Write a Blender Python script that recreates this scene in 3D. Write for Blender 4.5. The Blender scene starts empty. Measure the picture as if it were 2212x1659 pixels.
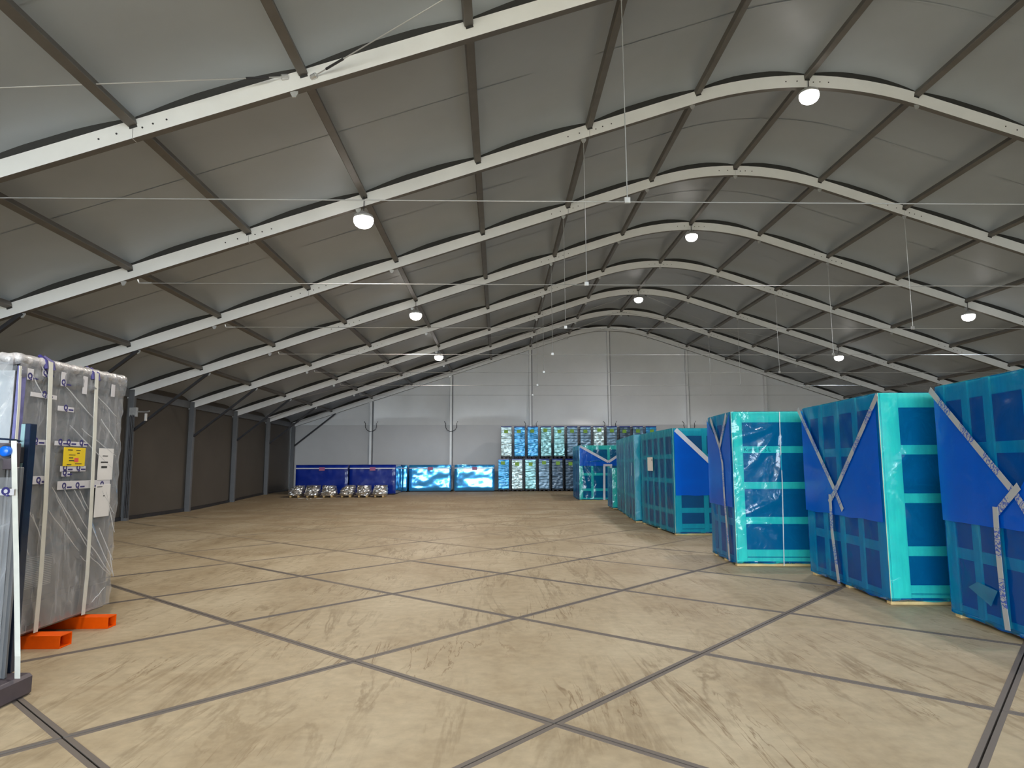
import bpy, math, random
import numpy as np
from mathutils import Vector, Matrix, noise

random.seed(7)
SC = bpy.context.scene
COL = SC.collection

# ------------------------------------------------------------------ camera
F_PX = 1453.19
PIT, YAW, ROLL = math.radians(6.899), math.radians(1.1735), math.radians(0.1464)
CAM = np.array([-6.03, 0.0, 1.563])
_r = np.array([math.cos(YAW), -math.sin(YAW), 0.0])
_u = np.array([-math.sin(PIT) * math.sin(YAW), -math.sin(PIT) * math.cos(YAW), math.cos(PIT)])
_f = np.array([math.cos(PIT) * math.sin(YAW), math.cos(PIT) * math.cos(YAW), math.sin(PIT)])
RIGHT = math.cos(ROLL) * _r - math.sin(ROLL) * _u
UP = math.sin(ROLL) * _r + math.cos(ROLL) * _u
cam_data = bpy.data.cameras.new('camera')
cam_data.sensor_width = 36.0
cam_data.sensor_fit = 'HORIZONTAL'
cam_data.lens = F_PX / 2212 * 36
cam_data.clip_end = 400
cam_data.clip_start = 0.05
cam = bpy.data.objects.new('camera', cam_data)
COL.objects.link(cam)
M = Matrix.Identity(4)
for i in range(3):
    M[i][0], M[i][1], M[i][2], M[i][3] = RIGHT[i], UP[i], -_f[i], CAM[i]
cam.matrix_world = M
SC.camera = cam

# ------------------------------------------------------------------ light and exposure
SC.view_settings.view_transform = 'Standard'
SC.view_settings.look = 'None'
SC.view_settings.gamma = 1.0
SC.view_settings.use_curve_mapping = False
SC.view_settings.exposure = 0.28
SKY = 15.0            # overcast daylight that enters by the open end behind the camera
LAMP_W = 450.0       # each high-bay lamp
world = bpy.data.worlds.new('overcast_sky')
SC.world = world
world.use_nodes = True
bg = world.node_tree.nodes['Background']
bg.inputs[0].default_value = (0.79, 0.905, 1.0, 1)
bg.inputs[1].default_value = SKY
DOOR_X0, DOOR_X1, DOOR_H, Y_FRONT = -16.5, 0.0, 6.0, -12.0
pd = bpy.data.lights.new('doorway_portal', 'AREA')
pd.shape = 'RECTANGLE'
pd.size, pd.size_y = DOOR_X1 - DOOR_X0, DOOR_H
pd.cycles.is_portal = True
po = bpy.data.objects.new('doorway_portal', pd)
COL.objects.link(po)
po.location = ((DOOR_X0 + DOOR_X1) / 2, Y_FRONT - 0.05, DOOR_H / 2)
po.rotation_euler = (math.radians(90), 0, 0)

# ------------------------------------------------------------------ pixel helpers (photo frame 2212 x 1659)
def ray(u, v):
    return _f + RIGHT * ((u - 1106) / F_PX) - UP * ((v - 829.5) / F_PX)
def on_plane(u, v, p0, n):
    r = ray(u, v); n = np.array(n, float)
    return CAM + r * (np.dot(np.array(p0, float) - CAM, n) / np.dot(r, n))
def hz(y):
    t = min(1.0, max(0.0, (y - 24) / 10.5))
    return 0.26 * t * t * (3 - 2 * t)

# ------------------------------------------------------------------ materials
def new_mat(name):
    m = bpy.data.materials.new(name); m.use_nodes = True
    nt = m.node_tree
    return m, nt, nt.nodes['Principled BSDF'], nt.nodes['Material Output']
def N(nt, kind, **kw):
    n = nt.nodes.new(kind)
    for k, v in kw.items():
        if k.startswith('_'): setattr(n, k[1:], v)
        else: n.inputs[k.replace('__', ' ')].default_value = v
    return n
def ramp(nt, stops):
    r = nt.nodes.new('ShaderNodeValToRGB')
    while len(r.color_ramp.elements) < len(stops): r.color_ramp.elements.new(0.5)
    for e, (p, c) in zip(r.color_ramp.elements, stops):
        e.position = p; e.color = (*c, 1)
    return r
def mat(name, col, rough=0.5, metal=0.0, spec=0.5, var=0.12, scale=3.0, bump=0.0, bscale=20.0, stretch=(1, 1, 1), coat=0.0):
    m, nt, b, o = new_mat(name)
    tc = N(nt, 'ShaderNodeTexCoord'); mp = N(nt, 'ShaderNodeMapping')
    mp.inputs['Scale'].default_value = stretch
    nt.links.new(tc.outputs['Object'], mp.inputs['Vector'])
    nz = N(nt, 'ShaderNodeTexNoise', Scale=scale, Detail=5.0, Roughness=0.6)
    nt.links.new(mp.outputs[0], nz.inputs['Vector'])
    lo = tuple(c * (1 - var) for c in col); hi = tuple(min(1, c * (1 + var)) for c in col)
    r = ramp(nt, [(0.3, lo), (0.7, hi)])
    nt.links.new(nz.outputs[0], r.inputs[0]); nt.links.new(r.outputs[0], b.inputs['Base Color'])
    b.inputs['Roughness'].default_value = rough; b.inputs['Metallic'].default_value = metal
    b.inputs['Specular IOR Level'].default_value = spec
    b.inputs['Coat Weight'].default_value = coat
    if bump:
        n2 = N(nt, 'ShaderNodeTexNoise', Scale=bscale, Detail=4.0)
        nt.links.new(mp.outputs[0], n2.inputs['Vector'])
        bp = N(nt, 'ShaderNodeBump', Strength=bump, Distance=0.02)
        nt.links.new(n2.outputs[0], bp.inputs['Height']); nt.links.new(bp.outputs[0], b.inputs['Normal'])
    return m
def film_mat(name, tint, body, fac, rough=0.18, bump=0.3, bscale=5.0, stretch=(1, 1, 1), gloss=0.8):
    """thin plastic sheet: tinted see-through part plus a glossy coloured skin"""
    m, nt, b, o = new_mat(name)
    tc = N(nt, 'ShaderNodeTexCoord'); mp = N(nt, 'ShaderNodeMapping')
    mp.inputs['Scale'].default_value = stretch
    nt.links.new(tc.outputs['Object'], mp.inputs['Vector'])
    nz = N(nt, 'ShaderNodeTexNoise', Scale=bscale, Detail=3.0, Distortion=0.6)
    nt.links.new(mp.outputs[0], nz.inputs['Vector'])
    bp = N(nt, 'ShaderNodeBump', Strength=bump, Distance=0.03)
    nt.links.new(nz.outputs[0], bp.inputs['Height']); nt.links.new(bp.outputs[0], b.inputs['Normal'])
    b.inputs['Base Color'].default_value = (*body, 1)
    b.inputs['Roughness'].default_value = rough
    b.inputs['Specular IOR Level'].default_value = 0.0
    tr = N(nt, 'ShaderNodeBsdfTransparent'); tr.inputs[0].default_value = (*tint, 1)
    mx = N(nt, 'ShaderNodeMixShader'); mx.inputs[0].default_value = fac
    nt.links.new(tr.outputs[0], mx.inputs[1]); nt.links.new(b.outputs[0], mx.inputs[2])
    fr = N(nt, 'ShaderNodeFresnel', IOR=1.55); nt.links.new(bp.outputs[0], fr.inputs['Normal'])
    gl = N(nt, 'ShaderNodeBsdfGlossy', Roughness=rough * 0.7); gl.inputs[0].default_value = (1, 1, 1, 1)
    nt.links.new(bp.outputs[0], gl.inputs['Normal'])
    m2 = N(nt, 'ShaderNodeMixShader'); m2.name = 'gloss_mix'
    fm = N(nt, 'ShaderNodeMath', _operation='MULTIPLY'); fm.inputs[1].default_value = gloss
    nt.links.new(fr.outputs[0], fm.inputs[0]); nt.links.new(fm.outputs[0], m2.inputs[0]); nt.links.new(mx.outputs[0], m2.inputs[1]); nt.links.new(gl.outputs[0], m2.inputs[2])
    nt.links.new(m2.outputs[0], o.inputs['Surface'])
    return m
def emit_mat(name, col, strength):
    m, nt, b, o = new_mat(name)
    b.inputs['Base Color'].default_value = (*col, 1)
    b.inputs['Emission Color'].default_value = (*col, 1)
    b.inputs['Emission Strength'].default_value = strength
    return m
def concrete_mat(name, joints=False):
    m, nt, b, o = new_mat(name)
    g = N(nt, 'ShaderNodeNewGeometry')
    def noise_at(scale, sx, sy, rot, detail=5.0, dist=0.0):
        mp = N(nt, 'ShaderNodeMapping'); mp.inputs['Scale'].default_value = (sx, sy, 1)
        mp.inputs['Rotation'].default_value = (0, 0, rot)
        nt.links.new(g.outputs['Position'], mp.inputs['Vector'])
        n = N(nt, 'ShaderNodeTexNoise', Scale=scale, Detail=detail, Roughness=0.62, Distortion=dist)
        nt.links.new(mp.outputs[0], n.inputs['Vector'])
        return n
    n1 = noise_at(0.9, 1, 0.6, 0.0)
    r1 = ramp(nt, [(0.32, (0.38, 0.295, 0.185)), (0.68, (0.54, 0.455, 0.32))])
    nt.links.new(n1.outputs[0], r1.inputs[0])
    # brown streaks of washed-in dirt that run roughly along the hall
    n2 = noise_at(1.0, 1.9, 0.28, math.radians(-5), 6.0, 0.7)
    r2 = ramp(nt, [(0.46, (0, 0, 0)), (0.50, (0.75, 0.75, 0.75)), (0.53, (0.0, 0.0, 0.0))])
    nt.links.new(n2.outputs[0], r2.inputs[0])
    n3 = noise_at(0.5, 1, 1, 0.4)
    r3 = ramp(nt, [(0.42, (0, 0, 0)), (0.62, (1, 1, 1))])
    nt.links.new(n3.outputs[0], r3.inputs[0])
    mul = N(nt, 'ShaderNodeMath', _operation='MULTIPLY')
    nt.links.new(r2.outputs[0], mul.inputs[0]); nt.links.new(r3.outputs[0], mul.inputs[1])
    mix = N(nt, 'ShaderNodeMix', _data_type='RGBA')
    nt.links.new(mul.outputs[0], mix.inputs[0]); nt.links.new(r1.outputs[0], mix.inputs[6])
    mix.inputs[7].default_value = (0.26, 0.195, 0.115, 1)
    n5 = noise_at(1.0, 3.6, 0.34, math.radians(-6), 5.0, 1.1)
    r5 = ramp(nt, [(0.487, (0, 0, 0)), (0.5, (0.9, 0.9, 0.9)), (0.513, (0, 0, 0))]); nt.links.new(n5.outputs[0], r5.inputs[0])
    n6 = noise_at(0.7, 1, 1, 1.3); r6 = ramp(nt, [(0.48, (0, 0, 0)), (0.60, (1, 1, 1))]); nt.links.new(n6.outputs[0], r6.inputs[0])
    mu5 = N(nt, 'ShaderNodeMath', _operation='MULTIPLY'); nt.links.new(r5.outputs[0], mu5.inputs[0]); nt.links.new(r6.outputs[0], mu5.inputs[1])
    mix5 = N(nt, 'ShaderNodeMix', _data_type='RGBA'); nt.links.new(mu5.outputs[0], mix5.inputs[0])
    nt.links.new(mix.outputs[2], mix5.inputs[6]); mix5.inputs[7].default_value = (0.22, 0.15, 0.08, 1)
    # trodden-in brown dirt, thicker towards the far end
    n7 = noise_at(0.55, 0.7, 1.5, 0.2, 7.0, 0.5)
    sp = N(nt, 'ShaderNodeSeparateXYZ'); nt.links.new(g.outputs['Position'], sp.inputs[0])
    mr = N(nt, 'ShaderNodeMapRange'); mr.inputs['From Min'].default_value = 8; mr.inputs['From Max'].default_value = 30
    mr.inputs['To Min'].default_value = -0.12; mr.inputs['To Max'].default_value = 0.16
    nt.links.new(sp.outputs[1], mr.inputs['Value'])
    ad7 = N(nt, 'ShaderNodeMath', _operation='ADD'); nt.links.new(n7.outputs[0], ad7.inputs[0]); nt.links.new(mr.outputs[0], ad7.inputs[1])
    r7 = ramp(nt, [(0.47, (0, 0, 0)), (0.66, (0.75, 0.75, 0.75))]); nt.links.new(ad7.outputs[0], r7.inputs[0])
    mix7 = N(nt, 'ShaderNodeMix', _data_type='RGBA'); nt.links.new(r7.outputs[0], mix7.inputs[0])
    nt.links.new(mix5.outputs[2], mix7.inputs[6]); mix7.inputs[7].default_value = (0.34, 0.245, 0.145, 1)
    mix = mix7
    n4 = noise_at(9.0, 1, 1, 0.0, 6.0)
    r4 = ramp(nt, [(0.3, (0.86, 0.86, 0.86)), (0.7, (1.08, 1.08, 1.08))])
    nt.links.new(n4.outputs[0], r4.inputs[0])
    m2 = N(nt, 'ShaderNodeMix', _data_type='RGBA', _blend_type='MULTIPLY'); m2.inputs[0].default_value = 1.0
    nt.links.new(mix.outputs[2], m2.inputs[6]); nt.links.new(r4.outputs[0], m2.inputs[7])
    nt.links.new(m2.outputs[2], b.inputs['Base Color'])
    b.inputs['Roughness'].default_value = 0.62
    b.inputs['Specular IOR Level'].default_value = 0.3
    bp = N(nt, 'ShaderNodeBump', Strength=0.15, Distance=0.01)
    nt.links.new(n4.outputs[0], bp.inputs['Height']); nt.links.new(bp.outputs[0], b.inputs['Normal'])
    return m
def tape_mat(name, base, ink, scale):
    """packing tape with printed bands of small blue marks"""
    m, nt, b, o = new_mat(name)
    uv = N(nt, 'ShaderNodeUVMap')
    sep = N(nt, 'ShaderNodeSeparateXYZ'); nt.links.new(uv.outputs[0], sep.inputs[0])
    fr = N(nt, 'ShaderNodeMath', _operation='FRACT')
    md = N(nt, 'ShaderNodeMath', _operation='MULTIPLY'); md.inputs[1].default_value = scale
    nt.links.new(sep.outputs[0], md.inputs[0]); nt.links.new(md.outputs[0], fr.inputs[0])
    gt = N(nt, 'ShaderNodeMath', _operation='GREATER_THAN'); gt.inputs[1].default_value = 0.42
    nt.links.new(fr.outputs[0], gt.inputs[0])
    wv = N(nt, 'ShaderNodeTexWave', Scale=9.0, Distortion=9.0, Detail=2.0); wv.inputs['Detail Scale'].default_value = 3
    nt.links.new(uv.outputs[0], wv.inputs['Vector'])
    g2 = N(nt, 'ShaderNodeMath', _operation='GREATER_THAN'); g2.inputs[1].default_value = 0.55
    nt.links.new(wv.outputs['Fac'], g2.inputs[0])
    mu = N(nt, 'ShaderNodeMath', _operation='MULTIPLY')
    nt.links.new(gt.outputs[0], mu.inputs[0]); nt.links.new(g2.outputs[0], mu.inputs[1])
    mx = N(nt, 'ShaderNodeMix', _data_type='RGBA')
    mx.inputs[6].default_value = (*base, 1); mx.inputs[7].default_value = (*ink, 1)
    nt.links.new(mu.outputs[0], mx.inputs[0]); nt.links.new(mx.outputs[2], b.inputs['Base Color'])
    b.inputs['Roughness'].default_value = 0.3
    return m

MT = {}
MT['concrete'] = concrete_mat('concrete')
MT['joint'] = mat('joint_dirt', (0.035, 0.03, 0.026), 0.9, var=0.3)
def edge_mat(name):
    m, nt, b, o = new_mat(name)
    g = N(nt, 'ShaderNodeNewGeometry')
    n = N(nt, 'ShaderNodeTexNoise', Scale=0.8, Detail=4.0); nt.links.new(g.outputs['Position'], n.inputs['Vector'])
    sp = N(nt, 'ShaderNodeSeparateXYZ'); nt.links.new(g.outputs['Position'], sp.inputs[0])
    mr = N(nt, 'ShaderNodeMapRange'); mr.inputs['From Min'].default_value = 7; mr.inputs['From Max'].default_value = 19
    mr.inputs['To Min'].default_value = -0.45; mr.inputs['To Max'].default_value = 0.42
    nt.links.new(sp.outputs[1], mr.inputs['Value'])
    ad = N(nt, 'ShaderNodeMath', _operation='ADD'); nt.links.new(n.outputs[0], ad.inputs[0]); nt.links.new(mr.outputs[0], ad.inputs[1])
    r = ramp(nt, [(0.25, (0.155, 0.13, 0.112)), (0.75, (0.36, 0.285, 0.19))])   # bare steel to trodden-in dust
    nt.links.new(ad.outputs[0], r.inputs[0]); nt.links.new(r.outputs[0], b.inputs['Base Color'])
    b.inputs['Roughness'].default_value = 0.65
    return m
MT['steel_edge'] = edge_mat('dusty_steel_edge')
MT['roof'] = mat('roof_membrane', (0.40, 0.44, 0.485), 0.42, var=0.05, scale=0.6, bump=0.08, bscale=1.2, spec=0.5)
MT['gable'] = mat('gable_membrane', (0.84, 0.85, 0.86), 0.30, var=0.05, scale=0.5, bump=0.1, bscale=0.8, spec=0.6)
MT['gable_low'] = mat('gable_lower_panel', (0.60, 0.60, 0.61), 0.45, var=0.05, scale=0.5)
MT['wall_dark'] = mat('dark_wall_panel', (0.10, 0.088, 0.075), 0.6, var=0.08, scale=0.7, spec=0.2)
MT['alu'] = mat('aluminium_profile', (0.88, 0.89, 0.90), 0.45, 0.1, var=0.05, scale=1.2)
MT['post'] = mat('dark_column_profile', (0.15, 0.155, 0.165), 0.5, 0.3, var=0.08)
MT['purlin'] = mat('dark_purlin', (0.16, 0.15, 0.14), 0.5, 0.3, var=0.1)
MT['gasket_shade'] = mat('black_gasket_shade', (0.03, 0.03, 0.03), 0.7, var=0.1)
MT['galv'] = mat('galvanised_steel', (0.62, 0.63, 0.64), 0.35, 0.7, var=0.15, scale=8)
MT['cable'] = mat('steel_cable', (0.50, 0.51, 0.52), 0.35, 0.5, var=0.1)
MT['dark_steel'] = mat('dark_steel', (0.035, 0.035, 0.04), 0.45, 0.3, var=0.2)
MT['lens'] = emit_mat('lamp_lens', (1.0, 0.96, 0.92), 9.0)
MT['lamp_body'] = mat('lamp_body', (0.55, 0.55, 0.56), 0.4, 0.5)
MT['wood'] = mat('crate_wood', (0.86, 0.76, 0.56), 0.6, var=0.12, scale=3, stretch=(6, 6, 1))
MT['skid'] = mat('skid_wood', (0.66, 0.47, 0.22), 0.7, var=0.2, scale=5)
MT['core'] = mat('crate_inside', (0.03, 0.045, 0.06), 0.6, var=0.5, scale=1.2)
MT['film'] = film_mat('blue_film', (0.20, 0.90, 0.82), (0.0, 0.30, 1.0), 0.20, 0.16, 0.5)
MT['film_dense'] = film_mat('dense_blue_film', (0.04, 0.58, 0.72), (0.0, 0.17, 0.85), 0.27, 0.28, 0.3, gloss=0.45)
MT['crease'] = film_mat('whitened_crease', (0.95, 0.95, 0.96), (0.85, 0.87, 0.90), 0.55, 0.2)
MT['film_dusty'] = film_mat('dusty_blue_film', (0.08, 0.72, 0.85), (0.01, 0.17, 0.55), 0.28, 0.4, gloss=0.4)
MT['flap'] = film_mat('blue_film_fold', (0.03, 0.45, 0.92), (0.0, 0.17, 1.0), 0.45, 0.3, gloss=0.45)
def clear_mat(name):
    m = film_mat(name, (0.93, 0.94, 0.95), (0.80, 0.82, 0.86), 0.15, 0.12, 0.4, 3.0)
    nt = m.node_tree
    mx = [n for n in nt.nodes if n.type == 'MIX_SHADER' and n.name != 'gloss_mix'][0]
    tc = [n for n in nt.nodes if n.type == 'TEX_COORD'][0]
    def ridges(rot, sc, seed):
        mp_ = N(nt, 'ShaderNodeMapping'); mp_.inputs['Rotation'].default_value = rot
        mp_.inputs['Scale'].default_value = sc; mp_.inputs['Location'].default_value = (seed, seed, seed)
        nt.links.new(tc.outputs['Object'], mp_.inputs['Vector'])
        nz = N(nt, 'ShaderNodeTexNoise', Scale=1.0, Detail=2.0, Distortion=0.3)
        nt.links.new(mp_.outputs[0], nz.inputs['Vector'])
        r = ramp(nt, [(0.475, (0, 0, 0)), (0.5, (1, 1, 1)), (0.525, (0, 0, 0))])
        nt.links.new(nz.outputs[0], r.inputs[0]); return r
    a = ridges((R0(-58), 0, 0), (1, 6.0, 0.55), 0.0); c = ridges((R0(35), R0(20), 0), (1, 4.0, 1.0), 7.3)
    ad = N(nt, 'ShaderNodeMath', _operation='ADD'); nt.links.new(a.outputs[0], ad.inputs[0]); nt.links.new(c.outputs[0], ad.inputs[1])
    mu_ = N(nt, 'ShaderNodeMath', _operation='MULTIPLY_ADD'); mu_.inputs[1].default_value = 0.10; mu_.inputs[2].default_value = 0.20
    nt.links.new(ad.outputs[0], mu_.inputs[0]); nt.links.new(mu_.outputs[0], mx.inputs[0])
    return m
R0 = math.radians
MT['clear'] = clear_mat('clear_film')
MT['clear_old'] = film_mat('clear_film', (0.94, 0.95, 0.96), (0.72, 0.75, 0.80), 0.20, 0.16, 0.5, 3.0, (1, 2.2, 1))
MT['tape_blue'] = tape_mat('printed_tape', (0.38, 0.39, 0.41), (0.05, 0.10, 0.40), 2.2)
MT['tape_pale'] = mat('pale_tape', (0.55, 0.57, 0.66), 0.3)
MT['paper'] = mat('white_paper', (0.70, 0.69, 0.68), 0.7, var=0.05)
MT['tape_white'] = mat('white_tape', (0.62, 0.61, 0.64), 0.35, var=0.04)
MT['padding'] = mat('crumpled_film_padding', (0.46, 0.45, 0.46), 0.22, 0.0, 0.8, var=0.3, scale=9, bump=1.0, bscale=16)
MT['strap'] = mat('white_strap', (0.66, 0.66, 0.60), 0.5, var=0.06, scale=12)
MT['ink'] = mat('blue_ink', (0.03, 0.025, 0.16), 0.5)
MT['ink_black'] = mat('black_ink', (0.02, 0.02, 0.02), 0.6)
MT['yellow'] = mat('yellow_label', (0.80, 0.58, 0.01), 0.5, var=0.04)
MT['red'] = mat('red_print', (0.72, 0.10, 0.08), 0.5)
MT['orange'] = mat('orange_paint', (0.95, 0.115, 0.0), 0.55, var=0.10, scale=6, spec=0.15)
MT['orange_shade'] = mat('tube_inside_shade', (0.10, 0.016, 0.005), 0.7)
MT['cabinet'] = mat('grey_cabinet', (0.25, 0.25, 0.255), 0.45, 0.1, var=0.05, spec=0.3)
MT['cabinet_pale'] = mat('pale_cabinet', (0.46, 0.49, 0.52), 0.5, var=0.04)
MT['louver'] = mat('louver_paint', (0.70, 0.70, 0.70), 0.5)
MT['navy'] = mat('navy_profile', (0.012, 0.025, 0.06), 0.25, 0.2, coat=0.3)
MT['cyan_reflect'] = mat('painted_cyan_reflection', (0.30, 0.48, 0.52), 0.2, 0.2)
MT['base_grey'] = mat('grey_base_steel', (0.09, 0.072, 0.085), 0.5, 0.2, var=0.2)
MT['knob'] = mat('blue_knob', (0.0, 0.12, 0.62), 0.3)
MT['guard'] = mat('violet_edge_guard', (0.14, 0.14, 0.33), 0.4, var=0.35, scale=9)
MT['foil'] = mat('aluminium_foil', (0.68, 0.67, 0.66), 0.28, 0.9, var=0.15, scale=6, bump=0.9, bscale=9)
def stretch_film(name, col, rough=0.2):
    return mat(name, tuple(min(1, c * 1.5) for c in col), rough, 0.4, 0.9, var=0.3, scale=2.0, bump=0.7, bscale=6.0, stretch=(1, 1, 3.5), coat=0.6)
MT['wrap_navy'] = mat('navy_film_box', (0.0, 0.018, 0.25), 0.3, 0, 0.2, var=0.2, scale=1, bump=0.25, bscale=2, coat=0.3)
MT['wrap_blue'] = mat('shiny_blue_film_box', (0.03, 0.36, 0.85), 0.14, 0.6, 1.0, var=0.25, scale=1, bump=0.35, bscale=1.6, coat=1.0)
MT['stack_a'] = stretch_film('stack_film_silver', (0.30, 0.42, 0.45))
MT['stack_b'] = stretch_film('stack_film_blue', (0.02, 0.24, 0.52))
MT['stack_c'] = stretch_film('stack_film_teal', (0.16, 0.38, 0.42))
MT['stack_d'] = stretch_film('stack_film_slate', (0.08, 0.16, 0.24), 0.3)
MT['stack_e'] = stretch_film('stack_film_dark', (0.03, 0.065, 0.11), 0.35)
MT['green'] = mat('green_label', (0.20, 0.42, 0.03), 0.5)
MT['magenta'] = mat('mauve_label', (0.34, 0.10, 0.22), 0.5)
MT['pallet_black'] = mat('black_pallet', (0.012, 0.013, 0.02), 0.6)

# ------------------------------------------------------------------ mesh helpers
class MB:
    def __init__(self): self.v = []; self.f = []; self.m = []; self.uv = None
    def add(self, vs, fs, mi=0):
        b = len(self.v); self.v += [tuple(map(float, p)) for p in vs]
        self.f += [tuple(i + b for i in q) for q in fs]; self.m += [mi] * len(fs)
        return self
    def box(self, x0, x1, y0, y1, z0, z1, mi=0):
        v = [(x, y, z) for x in (x0, x1) for y in (y0, y1) for z in (z0, z1)]
        return self.add(v, [(0, 1, 3, 2), (4, 6, 7, 5), (0, 4, 5, 1), (2, 3, 7, 6), (0, 2, 6, 4), (1, 5, 7, 3)], mi)
    def cbox(self, x0, x1, y0, y1, z0, z1, c=0.01, mi=0):
        """box with chamfered edges"""
        lo, hi = (x0, y0, z0), (x1, y1, z1)
        pts = {}; vs = []
        for sx in (0, 1):
            for sy in (0, 1):
                for sz in (0, 1):
                    s = (sx, sy, sz)
                    for ax in range(3):
                        p = [0, 0, 0]
                        for k in range(3):
                            e = hi[k] if s[k] else lo[k]
                            d = (-c if s[k] else c)
                            p[k] = e if k == ax else e + d
                        pts[(s, ax)] = len(vs); vs.append(p)
        fs = []
        def q(*ids): fs.append(tuple(ids))
        for ax in range(3):
            a, b = [k for k in range(3) if k != ax]
            for s in (0, 1):
                loop = []
                for i, j in ((0, 0), (1, 0), (1, 1), (0, 1)):
                    t = [0, 0, 0]; t[ax] = s; t[a] = i; t[b] = j
                    loop.append(pts[(tuple(t), ax)])
                q(*loop)
        for ax in range(3):
            a, b = [k for k in range(3) if k != ax]
            for i in (0, 1):
                for j in (0, 1):
                    t0 = [0, 0, 0]; t0[a] = i; t0[b] = j
                    t1 = list(t0); t1[ax] = 1
                    q(pts[(tuple(t0), a)], pts[(tuple(t1), a)], pts[(tuple(t1), b)], pts[(tuple(t0), b)])
        for s in [(i, j, k) for i in (0, 1) for j in (0, 1) for k in (0, 1)]:
            q(pts[(s, 0)], pts[(s, 1)], pts[(s, 2)])
        return self.add(vs, fs, mi)
    def tube(self, pts, r, n=8, mi=0, cap=True):
        pts = [Vector(p) for p in pts]; rings = []
        for i, p in enumerate(pts):
            t = (pts[min(i + 1, len(pts) - 1)] - pts[max(i - 1, 0)]).normalized()
            a = Vector((0, 0, 1)) if abs(t.z) < 0.9 else Vector((1, 0, 0))
            s = t.cross(a).normalized(); w = t.cross(s)
            rr = r[i] if isinstance(r, (list, tuple)) else r
            rings.append([p + (s * math.cos(k * 2 * math.pi / n) + w * math.sin(k * 2 * math.pi / n)) * rr for k in range(n)])
        vs = [q for ring in rings for q in ring]; fs = []
        for i in range(len(rings) - 1):
            for k in range(n):
                fs.append((i * n + k, i * n + (k + 1) % n, (i + 1) * n + (k + 1) % n, (i + 1) * n + k))
        if cap:
            fs.append(tuple(range(n - 1, -1, -1))); fs.append(tuple((len(rings) - 1) * n + k for k in range(n)))
        return self.add(vs, fs, mi)
    def lathe(self, prof, n=24, mi=0):
        vs = []; fs = []
        for r, z in prof:
            for k in range(n):
                a = 2 * math.pi * k / n; vs.append((r * math.cos(a), r * math.sin(a), z))
        for i in range(len(prof) - 1):
            for k in range(n):
                fs.append((i * n + k, i * n + (k + 1) % n, (i + 1) * n + (k + 1) % n, (i + 1) * n + k))
        fs.append(tuple(range(n - 1, -1, -1))); fs.append(tuple((len(prof) - 1) * n + k for k in range(n)))
        return self.add(vs, fs, mi)
    def beam(self, p, q, w, h, mi=0):
        """square bar from p to q, width w across, height h"""
        p, q = Vector(p), Vector(q); t = (q - p).normalized()
        a = Vector((0, 0, 1)) if abs(t.z) < 0.95 else Vector((0, 1, 0))
        s = t.cross(a).normalized() * (w / 2); u = s.cross(t).normalized() * (h / 2)
        vs = [e + a1 * s + b1 * u for e in (p, q) for a1 in (-1, 1) for b1 in (-1, 1)]
        return self.add(vs, [(0, 1, 3, 2), (4, 6, 7, 5), (0, 4, 5, 1), (2, 3, 7, 6), (0, 2, 6, 4), (1, 5, 7, 3)], mi)
    def data(self, name, mats, smooth=False):
        me = bpy.data.meshes.new(name)
        me.from_pydata(self.v, [], self.f)
        for m in (mats if isinstance(mats, (list, tuple)) else [mats]): me.materials.append(MT[m])
        me.polygons.foreach_set('material_index', self.m)
        if smooth: me.polygons.foreach_set('use_smooth', [True] * len(self.f))
        if self.uv:
            l = me.uv_layers.new(name='UVMap'); k = 0
            flat = [self.uv[vi] for p in me.polygons for vi in p.vertices]
            for k, c in enumerate(flat): l.data[k].uv = c
        me.update()
        return me
    def build(self, name, mats, parent=None, loc=(0, 0, 0), rot=(0, 0, 0), smooth=False):
        return link(name, self.data(name, mats, smooth), parent, loc, rot)
def link(name, me, parent=None, loc=(0, 0, 0), rot=(0, 0, 0)):
    o = bpy.data.objects.new(name, me); COL.objects.link(o)
    o.parent = parent; o.location = loc; o.rotation_euler = rot
    return o
def tag(o, label=None, cat=None, group=None, kind=None):
    if label: o['label'] = label
    if cat: o['category'] = cat
    if group: o['group'] = group
    if kind: o['kind'] = kind
    return o
def thing(name, label, cat, loc=(0, 0, 0), rz=0.0, group=None):
    return tag(link(name, None, None, loc, (0, 0, rz)), label, cat, group)
def structure(name): return tag(link(name, None), kind='structure')
CACHE = {}
def shared(key, make):
    if key not in CACHE: CACHE[key] = make()
    return CACHE[key]

# ------------------------------------------------------------------ hall geometry
HALF, PITCH_X = 17.1, 2.137
Y1, BAY, Y8 = 8.269, 4.0, 36.19
FY = {k: Y1 + BAY * (k - 1) for k in range(-5, 8)}
FY[8] = Y8
PX = lambda j: j * PITCH_X if abs(j) > 1 else j * 2.146
def zp(x):                                   # height of the purlin undersides along the rafter
    a = abs(x)
    if a >= 2.146: return 8.703 - (a - 2.146) * 0.3318
    return 8.703 + 0.335 * (1 - (a / 2.146) ** 2)
def zslope(x):
    return (zp(x + 0.01) - zp(x - 0.01)) / 0.02

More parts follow.
